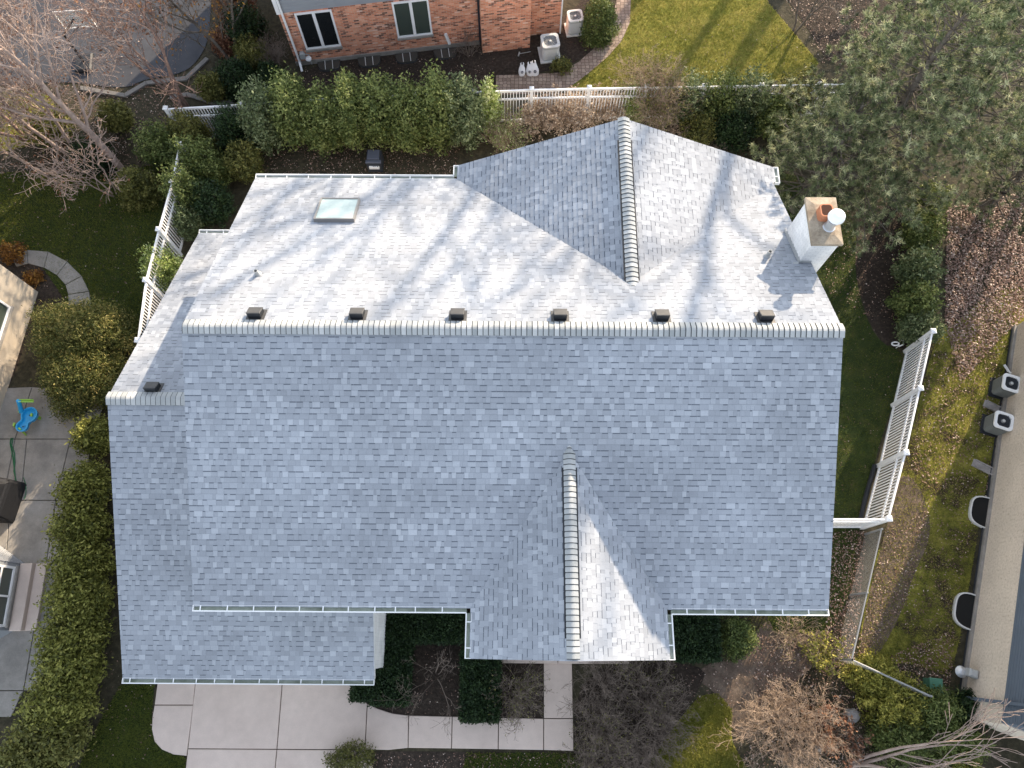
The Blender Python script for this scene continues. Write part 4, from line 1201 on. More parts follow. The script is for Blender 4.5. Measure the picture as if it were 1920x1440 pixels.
def bare_tree(name, base, h, r, label, cat, seed, mat='barkpale', stems=1, lev=4, lean=(0, 0), spread=(.45, .95), every=.85, up=.05, seg=.45, leaves=None, group=None, ratio=.60, wide=.35, bare=.25, jit=.09, lsize=.05, ln=3, rmin=.006, sname='trunk'):
    rng = random.Random(seed); nr = np.random.default_rng(seed)
    root = empty(name, (base[0], base[1], 0), 0, label, cat, group)
    segs, tips = [], []
    for s in range(stems):
        a = 2 * math.pi * (s + rng.random() * .6) / max(1, stems)
        wd = wide * rng.uniform(.6, 1.2) if stems > 1 else 0
        d = Vector((lean[0] + wd * math.cos(a), lean[1] + wd * math.sin(a), 1)).normalized()
        o = (.05 * math.cos(a) * stems ** .5, .05 * math.sin(a) * stems ** .5, 0) if stems > 1 else (0, 0, 0)
        grow(rng, o, tuple(d), h * rng.uniform(.85, 1.05), r * (1 if stems == 1 else .75), lev, segs, tips, jit, up, seg, ratio, spread, every, bare, .80, rmin)
    big = [s for s in segs if s[6] > .03]; small = [s for s in segs if s[6] <= .03]
    if big: seg_mesh(sname, big, MT[mat], root, 7)
    if small: seg_mesh('branches', small, MT[mat], root, 3)
    if leaves:
        T = np.array(tips); m, frac = leaves
        T = T[nr.random(len(T)) < frac]
        C = np.repeat(T, ln, 0) + nr.normal(size=(len(T) * ln, 3)) * .09
        V, F = leaf_quads(C, lsize, nr, .55)
        npmesh('leaves', V, F, MT[m], root, nr.random(len(F)))
    return root

def shrub(name, base, w, d, h, label, seed, mat='leafgreen', shoots=160, per=34, size=.055, aspect=.45, cat='shrub', group=None, form='up', z0=.12, tone=(.45, .22), spread=.07, rz=0, twig='bark', inner=.45, flat=.2):
    """leafy shrub: shoots fan out from the foot and carry their leaves along the outer half"""
    nr = np.random.default_rng(seed)
    root = empty(name, (base[0], base[1], 0), rz, label, cat, group)
    n = shoots
    th = nr.uniform(0, 2 * np.pi, n)
    if form == 'box':      # clipped hedge block
        E = np.stack([nr.uniform(-w / 2, w / 2, n), nr.uniform(-d / 2, d / 2, n), np.full(n, h) + nr.normal(0, .035, n)], 1)
        side = nr.random(n) < .45
        k = nr.integers(0, 4, n)
        E[:, 0] = np.where(side & (k == 0), w / 2, np.where(side & (k == 1), -w / 2, E[:, 0]))
        E[:, 1] = np.where(side & (k == 2), d / 2, np.where(side & (k == 3), -d / 2, E[:, 1]))
        E[:, 2] = np.where(side, nr.uniform(.1, 1, n) * h, E[:, 2])
        O = E * np.array([.75, .75, .55])
    else:
        u = nr.random(n)
        if form == 'up':
            rr = np.sqrt(u); E = np.stack([rr * np.cos(th) * w / 2, rr * np.sin(th) * d / 2, h * (1 - .42 * rr ** 2.2) * nr.uniform(.66, 1.10, n)], 1)
            O = np.stack([E[:, 0] * .35, E[:, 1] * .35, np.full(n, z0)], 1)
            low = nr.random(n) < .30
            E[low, 2] *= nr.uniform(.35, .8, low.sum())
        else:              # dome / mound
            ph = np.arccos(1 - u * .98); rad = nr.uniform(.86, 1.06, n)
            # a lumpy outline
            L = 1 + .12 * np.sin(3 * th + seed) + .08 * np.sin(5 * th + 2 * ph + seed * 2)
            E = np.stack([np.sin(ph) * np.cos(th) * w / 2 * rad * L, np.sin(ph) * np.sin(th) * d / 2 * rad * L, z0 + np.cos(ph) * (h - z0) * rad], 1)
            O = E * .35
            O[:, 2] = z0 + (E[:, 2] - z0) * .25
    t = inner + (1 - inner) * nr.random((n, per)) ** .8
    C = O[:, None] + (E - O)[:, None] * t[..., None] + nr.normal(size=(n, per, 3)) * spread
    C = C.reshape(-1, 3)
    C[:, 2] = np.maximum(C[:, 2], .03)
    out = (E - np.array([0, 0, h * .25])); out /= np.linalg.norm(out, axis=1)[:, None] + 1e-9
    V, F = leaf_quads(C, size, nr, aspect, np.repeat(out, per, 0), flat)
    st = np.repeat(nr.normal(tone[0], tone[1] * .95, n), per) + nr.normal(0, tone[1] * .6, n * per)
    npmesh('foliage', V, F, MT[mat], root, np.clip(st, 0, 1))
    m = min(n, 60)
    segs = [(*(O[i] * np.array([.5, .5, .2])), *O[i], .016, .012) for i in range(m)] + [(*O[i], *(O[i] + (E[i] - O[i]) * .85), .012, .004) for i in range(m)]
    seg_mesh('stems', segs, MT[twig], root, 4)
    return root

def twiggy(name, base, w, h, label, seed, mat='twigbrown', stems=22, lev=3, tipmat=None, size=.04, cat='shrub', group=None, up=.02, every=1.0, tipn=2, frac=.6, rmin=.004, jit=.14):
    """bare many-stemmed shrub"""
    rng = random.Random(seed); nr = np.random.default_rng(seed)
    root = empty(name, (base[0], base[1], 0), 0, label, cat, group)
    segs, tips = [], []
    for s in range(stems):
        a = rng.uniform(0, 2 * math.pi); rr = math.sqrt(rng.random())
        tx, ty = math.cos(a) * rr * w * .42, math.sin(a) * rr * w * .42
        L = math.sqrt(tx * tx + ty * ty + (h * .8) ** 2)
        grow(rng, (tx * .25, ty * .25, 0), (tx / L, ty / L, h * .8 / L), L * rng.uniform(.75, 1.0), .014, lev, segs, tips, jit, up, .16, .50, (.4, 1.1), every, .2, .75, rmin)
    seg_mesh('stems', segs, MT[mat], root, 3)
    if tipmat:
        T = np.array(tips); T = T[nr.random(len(T)) < frac]
        C = np.repeat(T, tipn, 0) + nr.normal(size=(len(T) * tipn, 3)) * .04
        V, F = leaf_quads(C, size, nr, .6)
        npmesh('foliage', V, F, MT[tipmat], root, nr.random(len(F)))
    return root

def pine(name, base, h, rad, label, seed, z0=2.0, whorls=15, lean=(0, 0), tone=.5, dens=1.0, group='tall pines in the upper right corner'):
    rng = random.Random(seed); nr = np.random.default_rng(seed)
    root = empty(name, (base[0], base[1], 0), 0, label, 'tree', group)
    P = [Vector((lean[0] * k / 12 + rng.gauss(0, .04), lean[1] * k / 12 + rng.gauss(0, .04), h * k / 12)) for k in range(13)]
    P[0] = Vector((0, 0, 0))
    seg_mesh('trunk', [(*P[k], *P[k + 1], .24 * (1 - k / 13.5), .24 * (1 - (k + 1) / 13.5)) for k in range(12)], MT['bark'], root, 9)
    segs = []; tuft = []
    for wv in range(whorls):
        f = (wv + rng.random() * .6) / whorls
        z = z0 + (h - z0) * f
        reach = rad * (1 - .80 * f ** 1.5) * (.75 + .25 * min(1, f * 6))
        kk = min(11, int(12 * z / h)); c = P[kk].lerp(P[kk + 1], 12 * z / h - kk)
        nb = rng.randint(7, 10)
        for j in range(nb):
            a = 2 * math.pi * (j + rng.random() * .7) / nb + wv
            L = reach * rng.uniform(.6, 1.12)
            p = Vector((c.x, c.y, z)); d = Vector((math.cos(a), math.sin(a), .10 + .45 * f)).normalized()
            n = max(3, int(L / .38)); st = L / n
            for i in range(n):
                d = (d + Vector((rng.gauss(0, .08), rng.gauss(0, .08), rng.gauss(0, .05) + .015))).normalized()
                q = p + d * st
                r0 = .035 * (1 - f * .6) * (1 - .85 * i / n) + .005
                segs.append((*p, *q, r0, r0 * .85)); p = q
                if i / n > .22:
                    for sgn in (-1, 1):
                        if rng.random() < .92 * dens:
                            sd = (d + d.cross(Vector((0, 0, 1))) * sgn * rng.uniform(.7, 1.3) + Vector((0, 0, rng.uniform(-.05, .35)))).normalized()
                            sl_ = (.25 + .75 * (1 - i / n)) * rng.uniform(.35, .8) * (1.05 - .3 * f)
                            e = p + sd * sl_
                            segs.append((*p, *e, .012, .006))
                            m = max(2, int(sl_ / .15))
                            for u in range(1, m + 1):
                                tuft.append((*(p + sd * (sl_ * u / m) + Vector((rng.gauss(0, .06), rng.gauss(0, .06), rng.gauss(0, .04)))), *sd))
            tuft.append((*p, *d))
    seg_mesh('branches', segs, MT['bark'], root, 4)
    T = np.array(tuft); n = len(T); kN = 24
    D = T[:, None, 3:6] * .55 + nr.normal(size=(n, kN, 3)) * .75 + np.array([0, 0, .25])
    D /= np.linalg.norm(D, axis=2)[..., None]
    Ln = (.175 * nr.uniform(.7, 1.25, (n, kN)))[..., None]
    S = nr.normal(size=(n, kN, 3)); S -= D * (S * D).sum(2)[..., None]; S /= np.linalg.norm(S, axis=2)[..., None]
    c = T[:, None, 0:3]
    V = np.stack([c + S * .0125 + D * .02, c + D * Ln, c - S * .0125 + D * .02], 2).reshape(-1, 3)
    tn = np.clip(np.repeat(nr.normal(tone, .27, n), kN) + nr.normal(0, .10, n * kN), 0, 1)
    npmesh('needles', V, np.arange(len(V)).reshape(-1, 3), MT['needle'], root, tn)
    return root

# --- green shrub row between the houses
ROW = 'leafy shrubs in the row behind the house'
row = [(492, 2.35, 'leafblue'), (548, 2.5, 'leafgreen'), (604, 2.4, 'leafgreen'), (660, 2.55, 'leafgreen'), (715, 2.5, 'leafgreen'), (768, 2.65, 'leafgreen'), (820, 2.6, 'leafgreen'), (866, 2.55, 'leafblue')]
wl = ['green leafy shrub at the left end of the row behind the skylight', 'green leafy shrub second from the left end of the rear row', 'green leafy shrub below the first smoky window well', 'green leafy shrub just above left of the utility cabinet',
      'green leafy shrub directly above the utility cabinet', 'green leafy shrub below the third smoky window well', 'tall green leafy shrub below the brick chimney', 'blue green leafy shrub beside the pale bright shrub at the row end']
for i, ((px, h, mt), lb) in enumerate(zip(row, wl)):
    bx, by = at(px, 205, 1.6); h += .75
    shrub('leafy_shrub', (bx, by - .15 + .12 * math.sin(i * 2.1)), 1.75 + .3 * math.sin(i * 3.7), 2.5, h + .25 * math.sin(i * 2.3), lb, 100 + i, mt, shoots=420, per=30, size=.062, group=ROW, tone=(.60, .26), inner=.30, spread=.09)
shrub('variegated_shrub', at(918, 195, 1.6), 1.1, 1.3, 2.9, 'pale bright green shrub at the right end of the rear row', 120, 'leafvar', shoots=150, per=30, size=.055, tone=(.55, .25))
shrub('variegated_shrub', at(298, 497, 1.2), 1.45, 1.6, 2.1, 'bright yellow green variegated shrub beside the left white fence', 121, 'leafvar', shoots=200, per=30, size=.05, tone=(.42, .25))
EV = [((430, 235), 1.5, 1.9, 2.4, 'leafdark', 'dark evergreen shrub left of the green row'), ((455, 300), 1.5, 1.6, 1.7, 'leafolive', 'low olive shrub at the rear left corner of the roof'),
      ((380, 300), 1.7, 1.8, 2.1, 'leafgreen', 'green bushy shrub beside the upper end of the left fence'), ((395, 375), 1.6, 1.8, 1.9, 'leafdark', 'dark shrub between left fence and garage roof'),
      ((350, 245), 1.8, 1.7, 2.2, 'leafolive', 'olive brown shrub where the rear and left fences meet'), ((292, 268), 1.9, 1.9, 2.0, 'leafgreen', 'dull green shrub below the pale bare trees'),
      ((255, 345), 1.9, 1.6, 1.6, 'leafolive', 'low olive shrub left of the white side fence'), ((340, 352), 1.5, 1.6, 2.6, 'leafgreen', 'green shrub growing through the left white fence'), ((356, 292), 1.6, 1.5, 2.7, 'leafgreen', 'green shrub covering the upper end of the left fence'), ((350, 415), 1.0, 1.2, 1.6, 'leafblue', 'narrow dark green shrub above the variegated shrub'),
      ((440, 140), 1.6, 1.8, 1.6, 'leafdark', 'dark ground shrub at the asphalt kerb'), ((395, 160), 1.3, 1.2, 1.2, 'leafolive', 'small olive shrub beside the asphalt kerb'),
      ((505, 140), 1.3, 1.2, 1.1, 'leafdark', 'dark low shrub beside the brick house downspout'), ((215, 215), 1.5, 1.3, 1.3, 'leafolive', 'yellowish olive shrub under the pale bare trees'),
      ((165, 285), 1.9, 1.6, 1.4, 'leafdark', 'dark low shrub at the foot of the pale bare tree'), ((90, 235), 2.2, 1.8, 1.3, 'leafolive', 'olive low shrub at the left edge under bare branches')]
EV += [((455, 45), 1.9, 2.0, 2.2, 'leafdark', 'dark evergreen shrub between the asphalt and the brick house'), ((470, 95), 1.5, 1.3, 1.4, 'leafolive', 'olive shrub just left of the brick house corner'),
       ((430, -5), 1.8, 1.8, 1.8, 'leafrust', 'rust coloured shrub at the top edge beside the asphalt'), ((420, 75), 1.2, 1.2, 1.2, 'leafrust', 'small rust coloured shrub at the asphalt edge')]
for i, (q, w_, d_, h, mt, lb) in enumerate(EV):
    shrub('evergreen_shrub', at(*q, h * .55), w_, d_, h, lb, 140 + i, mt, shoots=260, per=28, size=.055, tone=(.5, .25), form='up' if i % 2 else 'dome', inner=.25)
# dried shrubs above the rear gable
twiggy('dried_shrub', at(938, 245, .9), 2.0, 1.6, 'tan dried shrub with pale leaves left of the rear gable', 170, 'twigtan', 30, 3, 'leafvar', .032, tipn=2, frac=.5)
twiggy('dried_shrub', at(1015, 215, .7), 2.0, 1.4, 'beige dried hydrangea under the white fence, left one', 171, 'twigtan', 30, 3, 'leafbeige', .045, tipn=3)
twiggy('dried_shrub', at(1085, 208, .7), 2.0, 1.4, 'beige dried hydrangea under the white fence, above the gable', 172, 'twigtan', 30, 3, 'leafbeige', .045, tipn=3)
twiggy('dried_shrub', at(1145, 200, .7), 1.6, 1.3, 'small beige dried shrub just left of the gable peak', 173, 'twigtan', 22, 3, 'leafbeige', .04)
twiggy('bare_shrub', at(1232, 170, 1.6), 1.4, 3.2, 'tall tangled bare shrub rising right of the gable peak', 174, 'twigtan', 26, 3, 'leafolive', .035, frac=.3)
twiggy('bare_shrub', at(1255, 245, .7), 2.2, 1.2, 'low tangle of bare stems along the right gable edge', 175, 'twigtan', 26, 3)
twiggy('bare_shrub', at(1330, 268, .5), 2.0, .9, 'low brown stems on dark soil below the right gable edge', 176, 'twigbrown', 20, 3)
RS = [((1195, 185), 1.1, 1.3, 1.8, 'leafvar', 'pale leafy shrub at the fence right of the gable peak'), ((1290, 178), 1.8, 1.8, 2.7, 'leafblue', 'blue green shrub in front of the rear fence, left of three'),
      ((1350, 176), 1.8, 1.8, 2.8, 'leafgreen', 'bright green shrub in front of the rear fence, middle of three'), ((1408, 176), 1.8, 1.8, 2.8, 'leafblue', 'green shrub in front of the rear fence, nearest the pine'),
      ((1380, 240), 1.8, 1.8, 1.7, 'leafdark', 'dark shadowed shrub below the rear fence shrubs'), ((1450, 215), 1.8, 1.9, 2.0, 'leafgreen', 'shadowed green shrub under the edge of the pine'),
      ((1310, 240), 1.5, 1.4, 1.5, 'leafolive', 'olive shrub between bare stems and dark shrub'), ((1490, 172), 1.7, 1.7, 2.7, 'leafolive', 'olive shrub hidden behind the pine branches')]
for i, (q, w_, d_, h, mt, lb) in enumerate(RS):
    shrub('leafy_shrub', at(*q, h * .55), w_, d_, h, lb, 190 + i, mt, shoots=240, per=28, size=.055, tone=(.5, .25), inner=.25)
shrub('round_bush', at(1125, 30, 1.0), 1.5, 2.0, 1.9, 'dense dark green round bush beside the paver path', 210, 'leafgreen', shoots=420, per=26, size=.05, form='dome', tone=(.45, .25))
shrub('small_plant', at(1052, 122, .3), .9, .7, .6, 'small reddish green plant at the bend of the paver path', 211, 'leafolive', shoots=70, per=18, size=.05, form='dome')
twiggy('small_bare_shrub', at(880, 88, .5), 1.1, 1.1, 'small bare shrub against the brick wall by the chimney', 212, 'twigbrown', 18, 3)
twiggy('small_bare_shrub', at(508, 105, .7), 1.4, 1.5, 'small bare shrub beside the white downspout corner', 213, 'twigbrown', 22, 3)
# --- left side
shrub('yew_bush', at(142, 625, 1.2), 3.6, 3.0, 2.5, 'large rounded golden green yew bush, upper half of the pair', 220, 'leafyew', shoots=1100, per=34, size=.05, aspect=.28, form='dome', tone=(.45, .26), spread=.10, flat=.0)
shrub('yew_bush', at(150, 705, .9), 3.1, 2.6, 2.0, 'lower rounded yew bush touching the garage roof edge', 221, 'leafyew', shoots=900, per=34, size=.05, aspect=.28, form='dome', tone=(.42, .26), spread=.10, flat=.0)
LH = [((172, 815), 1.25, 1.3, 1.4, 'leafhedge'), ((150, 915), 1.55, 1.9, 1.9, 'leafhedge'), ((140, 985), 1.6, 1.9, 2.1, 'leafhedge'), ((140, 1060), 1.7, 1.9, 2.2, 'leafhedge'), ((136, 1125), 1.8, 1.8, 2.3, 'leafhedge'),
      ((125, 1190), 1.9, 1.9, 2.3, 'leafhedge'), ((118, 1255), 1.9, 1.9, 2.3, 'leafhedge'), ((100, 1325), 2.0, 1.9, 2.3, 'leafhedge'), ((78, 1392), 2.1, 1.7, 2.3, 'leafolive'), ((40, 1440), 2.0, 1.7, 2.2, 'leafolive')]
LL = ['small yellow green shrub at the top of the left hedge, below the yew', 'green hedge shrub beside the black grill cover', 'green hedge shrub across the patio from the grill', 'tall green hedge shrub beside the upper concrete step',
      'bright green hedge shrub beside the middle of the concrete steps', 'green hedge shrub just below the concrete steps', 'olive hedge shrub beside the lower garage corner', 'green hedge shrub left of the rounded driveway edge',
      'olive hedge shrub near the bottom left corner', 'olive hedge shrub cut by the bottom left edge']
for i, ((q, w_, d_, h, mt), lb) in enumerate(zip(LH, LL)):
    shrub('hedge_shrub', at(*q, h * .6), w_, d_, h, lb, 230 + i, mt, shoots=380, per=26, size=.058, spread=.11, group='shrubs of the hedge between the patio and the garage', tone=(.5, .25), inner=.25)
for i, (q, lb) in enumerate((((15, 470), 'orange leaved shrub beside the curved garden path'), ((62, 520), 'small orange plant in the bed inside the curved path'))):
    shrub('orange_shrub', at(*q, .5 if i == 0 else .2), 1.1 if i == 0 else .55, .9 if i == 0 else .5, .8 if i == 0 else .3, lb, 250 + i, 'leaforange', shoots=90, per=16, size=.05, form='dome', tone=(.4, .3))
# --- front beds
def hedge(px0, px1, py0, py1, h, lab, seed, mat='leafdark', n=900):
    a = at((px0 + px1) / 2, (py0 + py1) / 2, h); q0 = at(px0, py0, h); q1 = at(px1, py1, h)
    return shrub('boxwood_hedge', a, abs(q1[0] - q0[0]), abs(q1[1] - q0[1]), h, lab, seed, mat, shoots=n, per=22, size=.035, aspect=.6, cat='hedge', form='box', tone=(.45, .25), spread=.05, group='clipped hedges in the front bed')
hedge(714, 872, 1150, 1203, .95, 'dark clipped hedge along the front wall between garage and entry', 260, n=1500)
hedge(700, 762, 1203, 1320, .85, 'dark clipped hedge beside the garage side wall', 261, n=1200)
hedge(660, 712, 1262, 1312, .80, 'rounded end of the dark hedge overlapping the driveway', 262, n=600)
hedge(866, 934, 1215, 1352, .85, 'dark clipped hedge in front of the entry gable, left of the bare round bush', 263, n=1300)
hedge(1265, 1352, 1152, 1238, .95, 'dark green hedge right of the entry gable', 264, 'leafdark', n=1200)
shrub('leafy_shrub', at(1385, 1195, .6), 1.2, 1.3, 1.2, 'green shrub with small bright leaves at the hedge end under the right eave', 265, 'leafgreen', shoots=200, per=24, size=.045, tone=(.35, .25), form='dome')
bare_tree('small_bare_tree', at(815, 1268), 1.5, .03, 'small leafless ornamental tree in the dark front bed', 'tree', 270, 'twigbrown', stems=6, lev=3, wide=.75, seg=.16, every=.8, up=.0, rmin=.0035, ratio=.55, jit=.12, sname='stems')
twiggy('round_bare_bush', at(968, 1298, .5), 1.75, 1.25, 'rounded brown leafless bush beside the front walkway', 271, 'twigbrown', 46, 3, 'leafolive', .025, frac=.35, every=1.1, tipn=1)
BG = [((1130, 1295), 1.7, 1.4, 'grey leafless shrub right beside the front walkway'), ((1215, 1290), 1.8, 1.5, 'grey leafless shrub under the lit entry gable'), ((1255, 1340), 1.4, 1.2, 'grey leafless shrub next to the dirt path'),
      ((1140, 1370), 1.9, 1.5, 'grey leafless shrub below the walkway corner'), ((1225, 1390), 1.7, 1.4, 'grey leafless shrub by the lower front lawn'), ((1125, 1432), 1.8, 1.4, 'grey leafless shrub at the bottom edge'), ((1205, 1440), 1.5, 1.2, 'low grey leafless shrub at the bottom edge beside the lawn')]
for i, (q, w_, h, lb) in enumerate(BG):
    twiggy('bare_shrub', at(*q, h * .5), w_ * 1.1, h, lb, 280 + i, 'twigbrown', 34, 3, 'leafolive' if i % 2 else None, .022, frac=.25, group='grey leafless shrubs right of the walkway', every=1.05, tipn=1)
twiggy('bare_shrub', at(1478, 1372, .6), 3.0, 1.5, 'big tan leafless shrub in sunlight at the lower right', 290, 'twigtan', 60, 3, None, every=1.1)
twiggy('bare_shrub', at(1495, 1185, .5), 1.6, 1.0, 'tan leafless shrub below the right end of the front gutter', 291, 'twigtan', 34, 3, 'leafolive', .022, frac=.3)
twiggy('bare_shrub', at(1545, 1222, .5), 1.2, .9, 'yellowish twiggy shrub by the chain link fence corner', 292, 'twigtan', 24, 3, 'leafyellow', .04, frac=.8, tipn=3)
twiggy('rust_shrub', at(1568, 1370, .4), 1.6, .9, 'rusty orange leaved shrub between tan shrub and juniper', 293, 'twigbrown', 26, 3, 'leafrust', .05, tipn=3)
JN = [((1640, 1270), 1.7, 1.5, 1.1, 'leafyellow', 'bright yellow green juniper at the fence corner'), ((1680, 1320), 2.3, 2.0, 1.3, 'leafyellow', 'large yellow green juniper at the lower right'),
      ((1750, 1330), 1.9, 1.6, 1.2, 'leafgreen', 'green juniper below the angled chain link fence'), ((1690, 1390), 2.0, 1.6, 1.1, 'leafgreen', 'green juniper behind the bare branching tree'),
      ((1790, 1395), 2.1, 1.8, 1.2, 'leafgreen', 'green low shrub under the bare tree branches'), ((1830, 1330), 1.4, 1.2, 1.0, 'leafdark', 'dark green shrub at the corner of the beige house'), ((1800, 1440), 1.6, 1.3, 1.0, 'leafyellow', 'yellow green low shrub at the bottom right')]
for i, (q, w_, d_, h, mt, lb) in enumerate(JN):
    shrub('juniper', at(*q, h * .5), w_, d_, h, lb, 300 + i, mt, shoots=300, per=28, size=.055, aspect=.3, form='dome', tone=(.5, .25), inner=.2, spread=.06)
bare_tree('bare_tree', at(1600, 1436), 4.4, .075, 'leafless pale tree fanning to the right at the bottom right', 'tree', 310, 'barkpale', stems=4, lev=3, lean=(.75, .20), wide=.26, seg=.36, every=.55, up=.0, spread=(.2, .5), ratio=.6, bare=.25, rmin=.009, jit=.05)
twiggy('bare_shrub', at(1690, 1425, .3), 2.2, .8, 'low tangle of bare twigs at the bottom right', 311, 'twigbrown', 28, 3)
shrub('evergreen_shrub', at(660, 1425, .4), 1.5, 1.0, .9, 'small green brown shrub at the bottom edge of the driveway', 312, 'leafolive', shoots=180, per=20, size=.035, form='dome', tone=(.4, .25), group=None)
# --- right side bed
for i, (q, w_, d_, h, mt, lb) in enumerate((((1735, 430), 1.6, 1.6, 1.9, 'leafgreen', 'bright green shrub under the lower pine branches'), ((1725, 500), 1.8, 1.7, 2.0, 'leafblue', 'green shrub at the upper edge of the fallen leaves'),
                                            ((1722, 560), 1.8, 1.6, 1.9, 'leafgreen', 'green shrub left of the fallen leaves'), ((1730, 615), 1.6, 1.3, 1.6, 'leafblue', 'green shrub right above the end of the white side fence'), ((1745, 375), 1.6, 1.5, 1.8, 'leafgreen', 'shaded green shrub beneath the pine'))):
    shrub('leafy_shrub', at(*q, h * .55), w_, d_, h, lb, 320 + i, mt, shoots=260, per=28, size=.055, tone=(.5, .25), inner=.25)

# --- big trees
pine('pine_tree', at(1690, 190, 5.0), 9.3, 4.4, 'broad grey green pine nearest the chimney', 400, z0=1.1, whorls=22, dens=1.1)
pine('pine_tree', (17.6, 26.6), 8.5, 3.6, 'pine at the top edge above the broad pine', 404, z0=1.0, whorls=17)
pine('pine_tree', at(1885, 120, 6.0), 10.5, 3.4, 'tall pine in the upper right corner of the picture', 402, z0=3, whorls=14, tone=.48)
pine('pine_tree', at(1902, 335, 1.8), 3.4, 1.9, 'low shaded pine at the right edge above the fallen leaves', 401, z0=.5, whorls=8, tone=.42, dens=.9)
pine('pine_tree', at(1570, 270, 4.0), 6.0, 2.7, 'lower pine reaching towards the rear gable', 403, z0=1.0, whorls=12, tone=.5, dens=1.0)
BT = 'leafless trees at the upper left'
bare_tree('bare_tree', at(228, 318), 7.5, .15, 'large pale leafless tree at the upper left', 'tree', 420, 'barkpale', 1, 5, (-.10, .10), every=.85, seg=.5, group=BT, leaves=('leafrust', .16), ratio=.62, ln=2, lsize=.04, rmin=.008)
bare_tree('bare_tree', at(150, 300), 6.5, .11, 'pale leafless tree left of the largest one', 'tree', 421, 'barkpale', 2, 5, (-.15, .05), every=.8, seg=.42, group=BT, leaves=('leafrust', .12), wide=.3, ln=2, rmin=.008)
bare_tree('bare_tree', at(348, 200), 6.0, .085, 'slender leafless many stemmed tree in front of the asphalt', 'tree', 422, 'barkred', 4, 4, (-.12, .02), every=.62, seg=.42, group=BT, leaves=('leafrust', .06), wide=.28, spread=(.3, .7), ln=2, rmin=.007)
bare_tree('bare_tree', at(50, 260), 6.0, .10, 'reddish leafless tree at the left edge', 'tree', 423, 'barkred', 3, 4, (-.1, .05), every=1.05, seg=.42, group=BT, leaves=('leafrust', .35), wide=.35, ln=3, rmin=.008)
bare_tree('maple_tree', at(440, 120), 6.0, .10, 'rusty leaved maple beside the brick house corner', 'tree', 424, 'bark', 2, 4, (-.02, .08), every=.8, seg=.42, leaves=('leafrust', .55), wide=.3, ln=4, lsize=.07, rmin=.007)
bare_tree('small_bare_tree', at(215, 365), 3.2, .05, 'small pale leafless tree with crooked branches in front', 'tree', 425, 'barkpale', 3, 3, (-.05, .0), every=.8, seg=.28, wide=.6, leaves=('leafrust', .1), rmin=.009, jit=.16)
bare_tree('bare_tree', at(95, 330), 4.5, .07, 'crooked pale leafless tree over the left lawn', 'tree', 426, 'barkpale', 3, 4, (-.1, .0), every=.9, seg=.34, wide=.5, leaves=('leafrust', .15), rmin=.008, jit=.14, group=BT)
bare_tree('orange_tree', at(412, 105), 3.0, .05, 'small tree with a few orange leaves at the asphalt edge', 'tree', 427, 'bark', 3, 3, (0, 0), every=.8, seg=.28, wide=.4, leaves=('leaforange', .35), lsize=.06, rmin=.006)
bare_tree('bare_tree', at(1490, 60), 4.5, .06, 'grey leafless tree at the corner of the rear lawn', 'tree', 428, 'bark', 3, 4, (.1, .1), every=.7, seg=.34, wide=.4, rmin=.007)
# tall bare trees beyond the top right, whose shadows cross the lawn and the rear roof
def upsun(px, py, t):
    x, y = at(px, py); return (x + .5446 * t, y + .8387 * t)
SHD = [(upsun(1312, 60, 19), 25, .26), (upsun(1398, 55, 21), 26, .44), (upsun(1195, 0, 20), 27, .34), (upsun(1060, -40, 20), 27, .32), (upsun(900, -80, 19), 27, .32), (upsun(980, -60, 24), 28, .34), (upsun(1125, -20, 24), 28, .36), (upsun(1790, 640, 15), 13, .24)]
for i, (q, h, r) in enumerate(SHD):
    bare_tree('tall_bare_tree', q, h, r, 'tall leafless tree beyond the rear lawn, seen by its shadow', 'tree', 440 + i, 'bark', 1, 3, (0, 0), every=.50, seg=1.0, ratio=.43, rmin=.04, bare=.38, up=.03, jit=.07, group='tall leafless trees beyond the rear lawn')

# ------------------------------------------------------------------ grass blades and fallen leaves (uncountable: one object each)
def scatter_px(poly, n, nr, z=0.0):
    P = np.array(poly, float); lo, hi = P.min(0), P.max(0)
    out = np.zeros((0, 2))
    while len(out) < n:
        q = lo + nr.random((n * 2, 2)) * (hi - lo)
        c = np.zeros(len(q), bool)
        for i in range(len(P)):
            a, b_ = P[i], P[i - 1]
            m = ((a[1] > q[:, 1]) != (b_[1] > q[:, 1]))
            with np.errstate(divide='ignore', invalid='ignore'):
                xx = (b_[0] - a[0]) * (q[:, 1] - a[1]) / (b_[1] - a[1]) + a[0]
            c ^= m & (q[:, 0] < xx)
        out = np.concatenate([out, q[c]])
    out = out[:n]
    a = (out[:, 0] - 960) / FPX; b_ = -(out[:, 1] - 720) / FPX
    dz = -math.cos(TH) + b_ * math.sin(TH); k = (z - H) / dz
    return np.stack([a * k, (math.sin(TH) + b_ * math.cos(TH)) * k], 1)

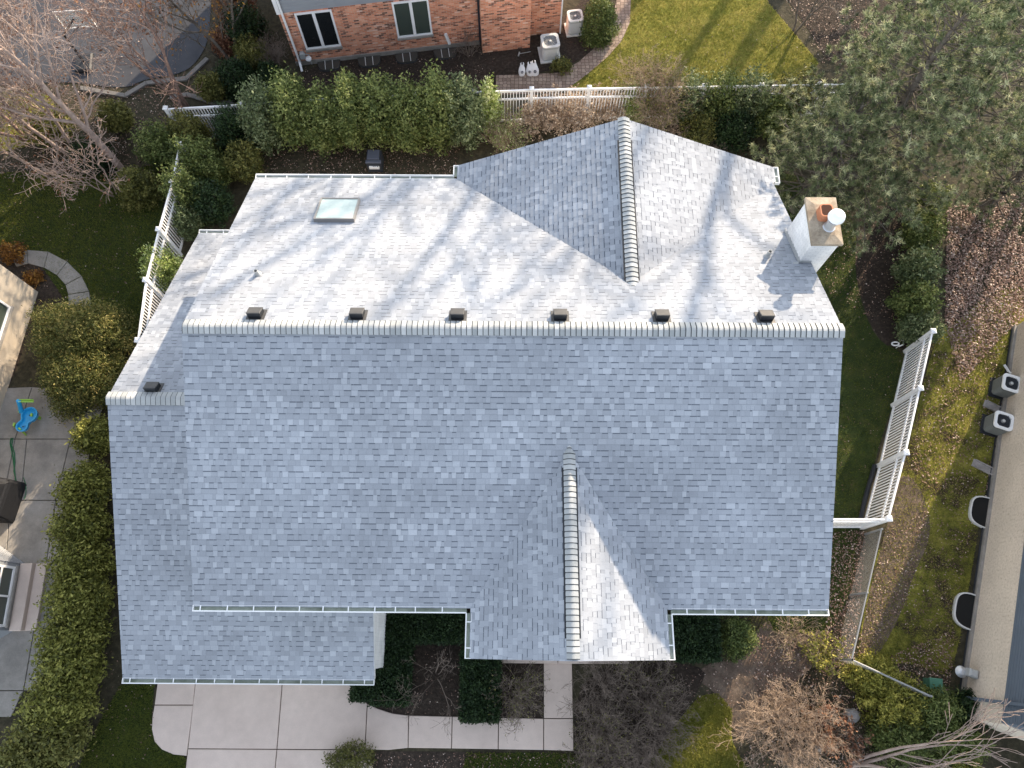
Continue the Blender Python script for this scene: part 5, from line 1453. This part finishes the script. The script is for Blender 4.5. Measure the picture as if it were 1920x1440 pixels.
nr = np.random.default_rng(77)
VV, TT = [], []
for key, n, tm in (('rear', 52000, .58), ('east', 26000, .50), ('fronteast', 22000, .45), ('left', 42000, .22), ('side', 26000, .12), ('frontwest', 16000, .15), ('frontmid', 6000, .15), ('farleft', 7000, .5)):  # lower blade tones match the lawns coloured as if in shade
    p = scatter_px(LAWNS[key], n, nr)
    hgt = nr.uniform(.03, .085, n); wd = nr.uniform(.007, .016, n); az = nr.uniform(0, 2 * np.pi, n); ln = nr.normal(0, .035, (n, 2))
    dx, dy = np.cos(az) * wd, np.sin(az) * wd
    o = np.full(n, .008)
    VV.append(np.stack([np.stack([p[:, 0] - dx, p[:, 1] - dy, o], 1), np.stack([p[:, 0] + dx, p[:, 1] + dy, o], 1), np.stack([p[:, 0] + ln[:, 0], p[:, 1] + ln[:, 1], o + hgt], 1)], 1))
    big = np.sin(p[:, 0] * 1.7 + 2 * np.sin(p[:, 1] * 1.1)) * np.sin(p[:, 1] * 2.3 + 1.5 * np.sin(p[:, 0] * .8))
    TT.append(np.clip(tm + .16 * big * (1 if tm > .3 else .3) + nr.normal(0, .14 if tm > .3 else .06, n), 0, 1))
VV = np.concatenate(VV).reshape(-1, 3)
tag(npmesh('grass', VV, np.arange(len(VV)).reshape(-1, 3), MT['grassblade'], None, np.concatenate(TT)), 'short grass blades on the lawns around the house', 'grass', kind='stuff')

CC, NN, SZ = [], [], []
for poly, n, sz in (([(1775, 390), (1925, 360), (1925, 590), (1870, 640), (1800, 720), (1770, 600)], 10500, .07), ([(1760, 610), (1890, 620), (1850, 800), (1800, 930), (1700, 900)], 1500, .055),
                    ([(1560, 1000), (1625, 990), (1600, 1240), (1540, 1260)], 1900, .05), ([(1660, 990), (1740, 960), (1700, 1130), (1620, 1240), (1600, 1230)], 1100, .045), ([(1640, 1240), (1790, 1180), (1780, 1300), (1700, 1280)], 900, .05),
                    ([(1720, 930), (1840, 880), (1790, 1180), (1690, 1180)], 700, .045), ([(1400, 1180), (1620, 1250), (1660, 1440), (1390, 1440), (1420, 1300)], 2600, .05), ([(480, 262), (870, 255), (850, 330), (480, 330)], 1700, .05),
                    ([(1480, 340), (1770, 340), (1720, 640), (1560, 560)], 1500, .05), ([(700, 1210), (930, 1210), (930, 1345), (720, 1335)], 230, .045), ([(1500, 400), (1690, 660), (1620, 1000), (1560, 1150)], 230, .04),
                    ([(0, 340), (310, 320), (270, 560), (150, 600), (0, 480)], 420, .045), ([(0, 150), (340, 160), (330, 330), (0, 340)], 3200, .055), ([(180, 1200), (290, 1270), (300, 1420), (160, 1430)], 120, .04), ([(1260, 1200), (1500, 1180), (1440, 1320), (1300, 1330)], 380, .045),
                    ([(640, 1412), (1075, 1412), (1075, 1440), (640, 1440)], 350, .04), ([(1190, 60), (1480, 10), (1520, 120), (1200, 160)], 260, .04), ([(560, 125), (930, 100), (930, 170), (560, 180)], 420, .045),
                    ([(1460, -20), (1650, -20), (1640, 110), (1540, 120)], 1500, .05), ([(1870, 700), (1895, 700), (1860, 960), (1830, 960)], 260, .05), ([(200, 20), (380, 20), (330, 140), (220, 150)], 260, .05)):
    p = scatter_px(poly, n, nr)
    CC.append(np.stack([p[:, 0], p[:, 1], nr.uniform(.025, .06, n)], 1)); SZ.append(np.full(n, sz * .62)); 
C = np.concatenate(CC); SZ = np.concatenate(SZ)
up_ = np.zeros_like(C); up_[:, 2] = 1
V, Fq = leaf_quads(C, SZ, nr, .55, up_, .58)
tag(npmesh('fallen_leaves', V, Fq, MT['litter'], None, np.clip(nr.normal(.45, .25, len(Fq)), 0, 1)), 'dry fallen leaves scattered over lawns and beds', 'fallen leaves', kind='stuff')
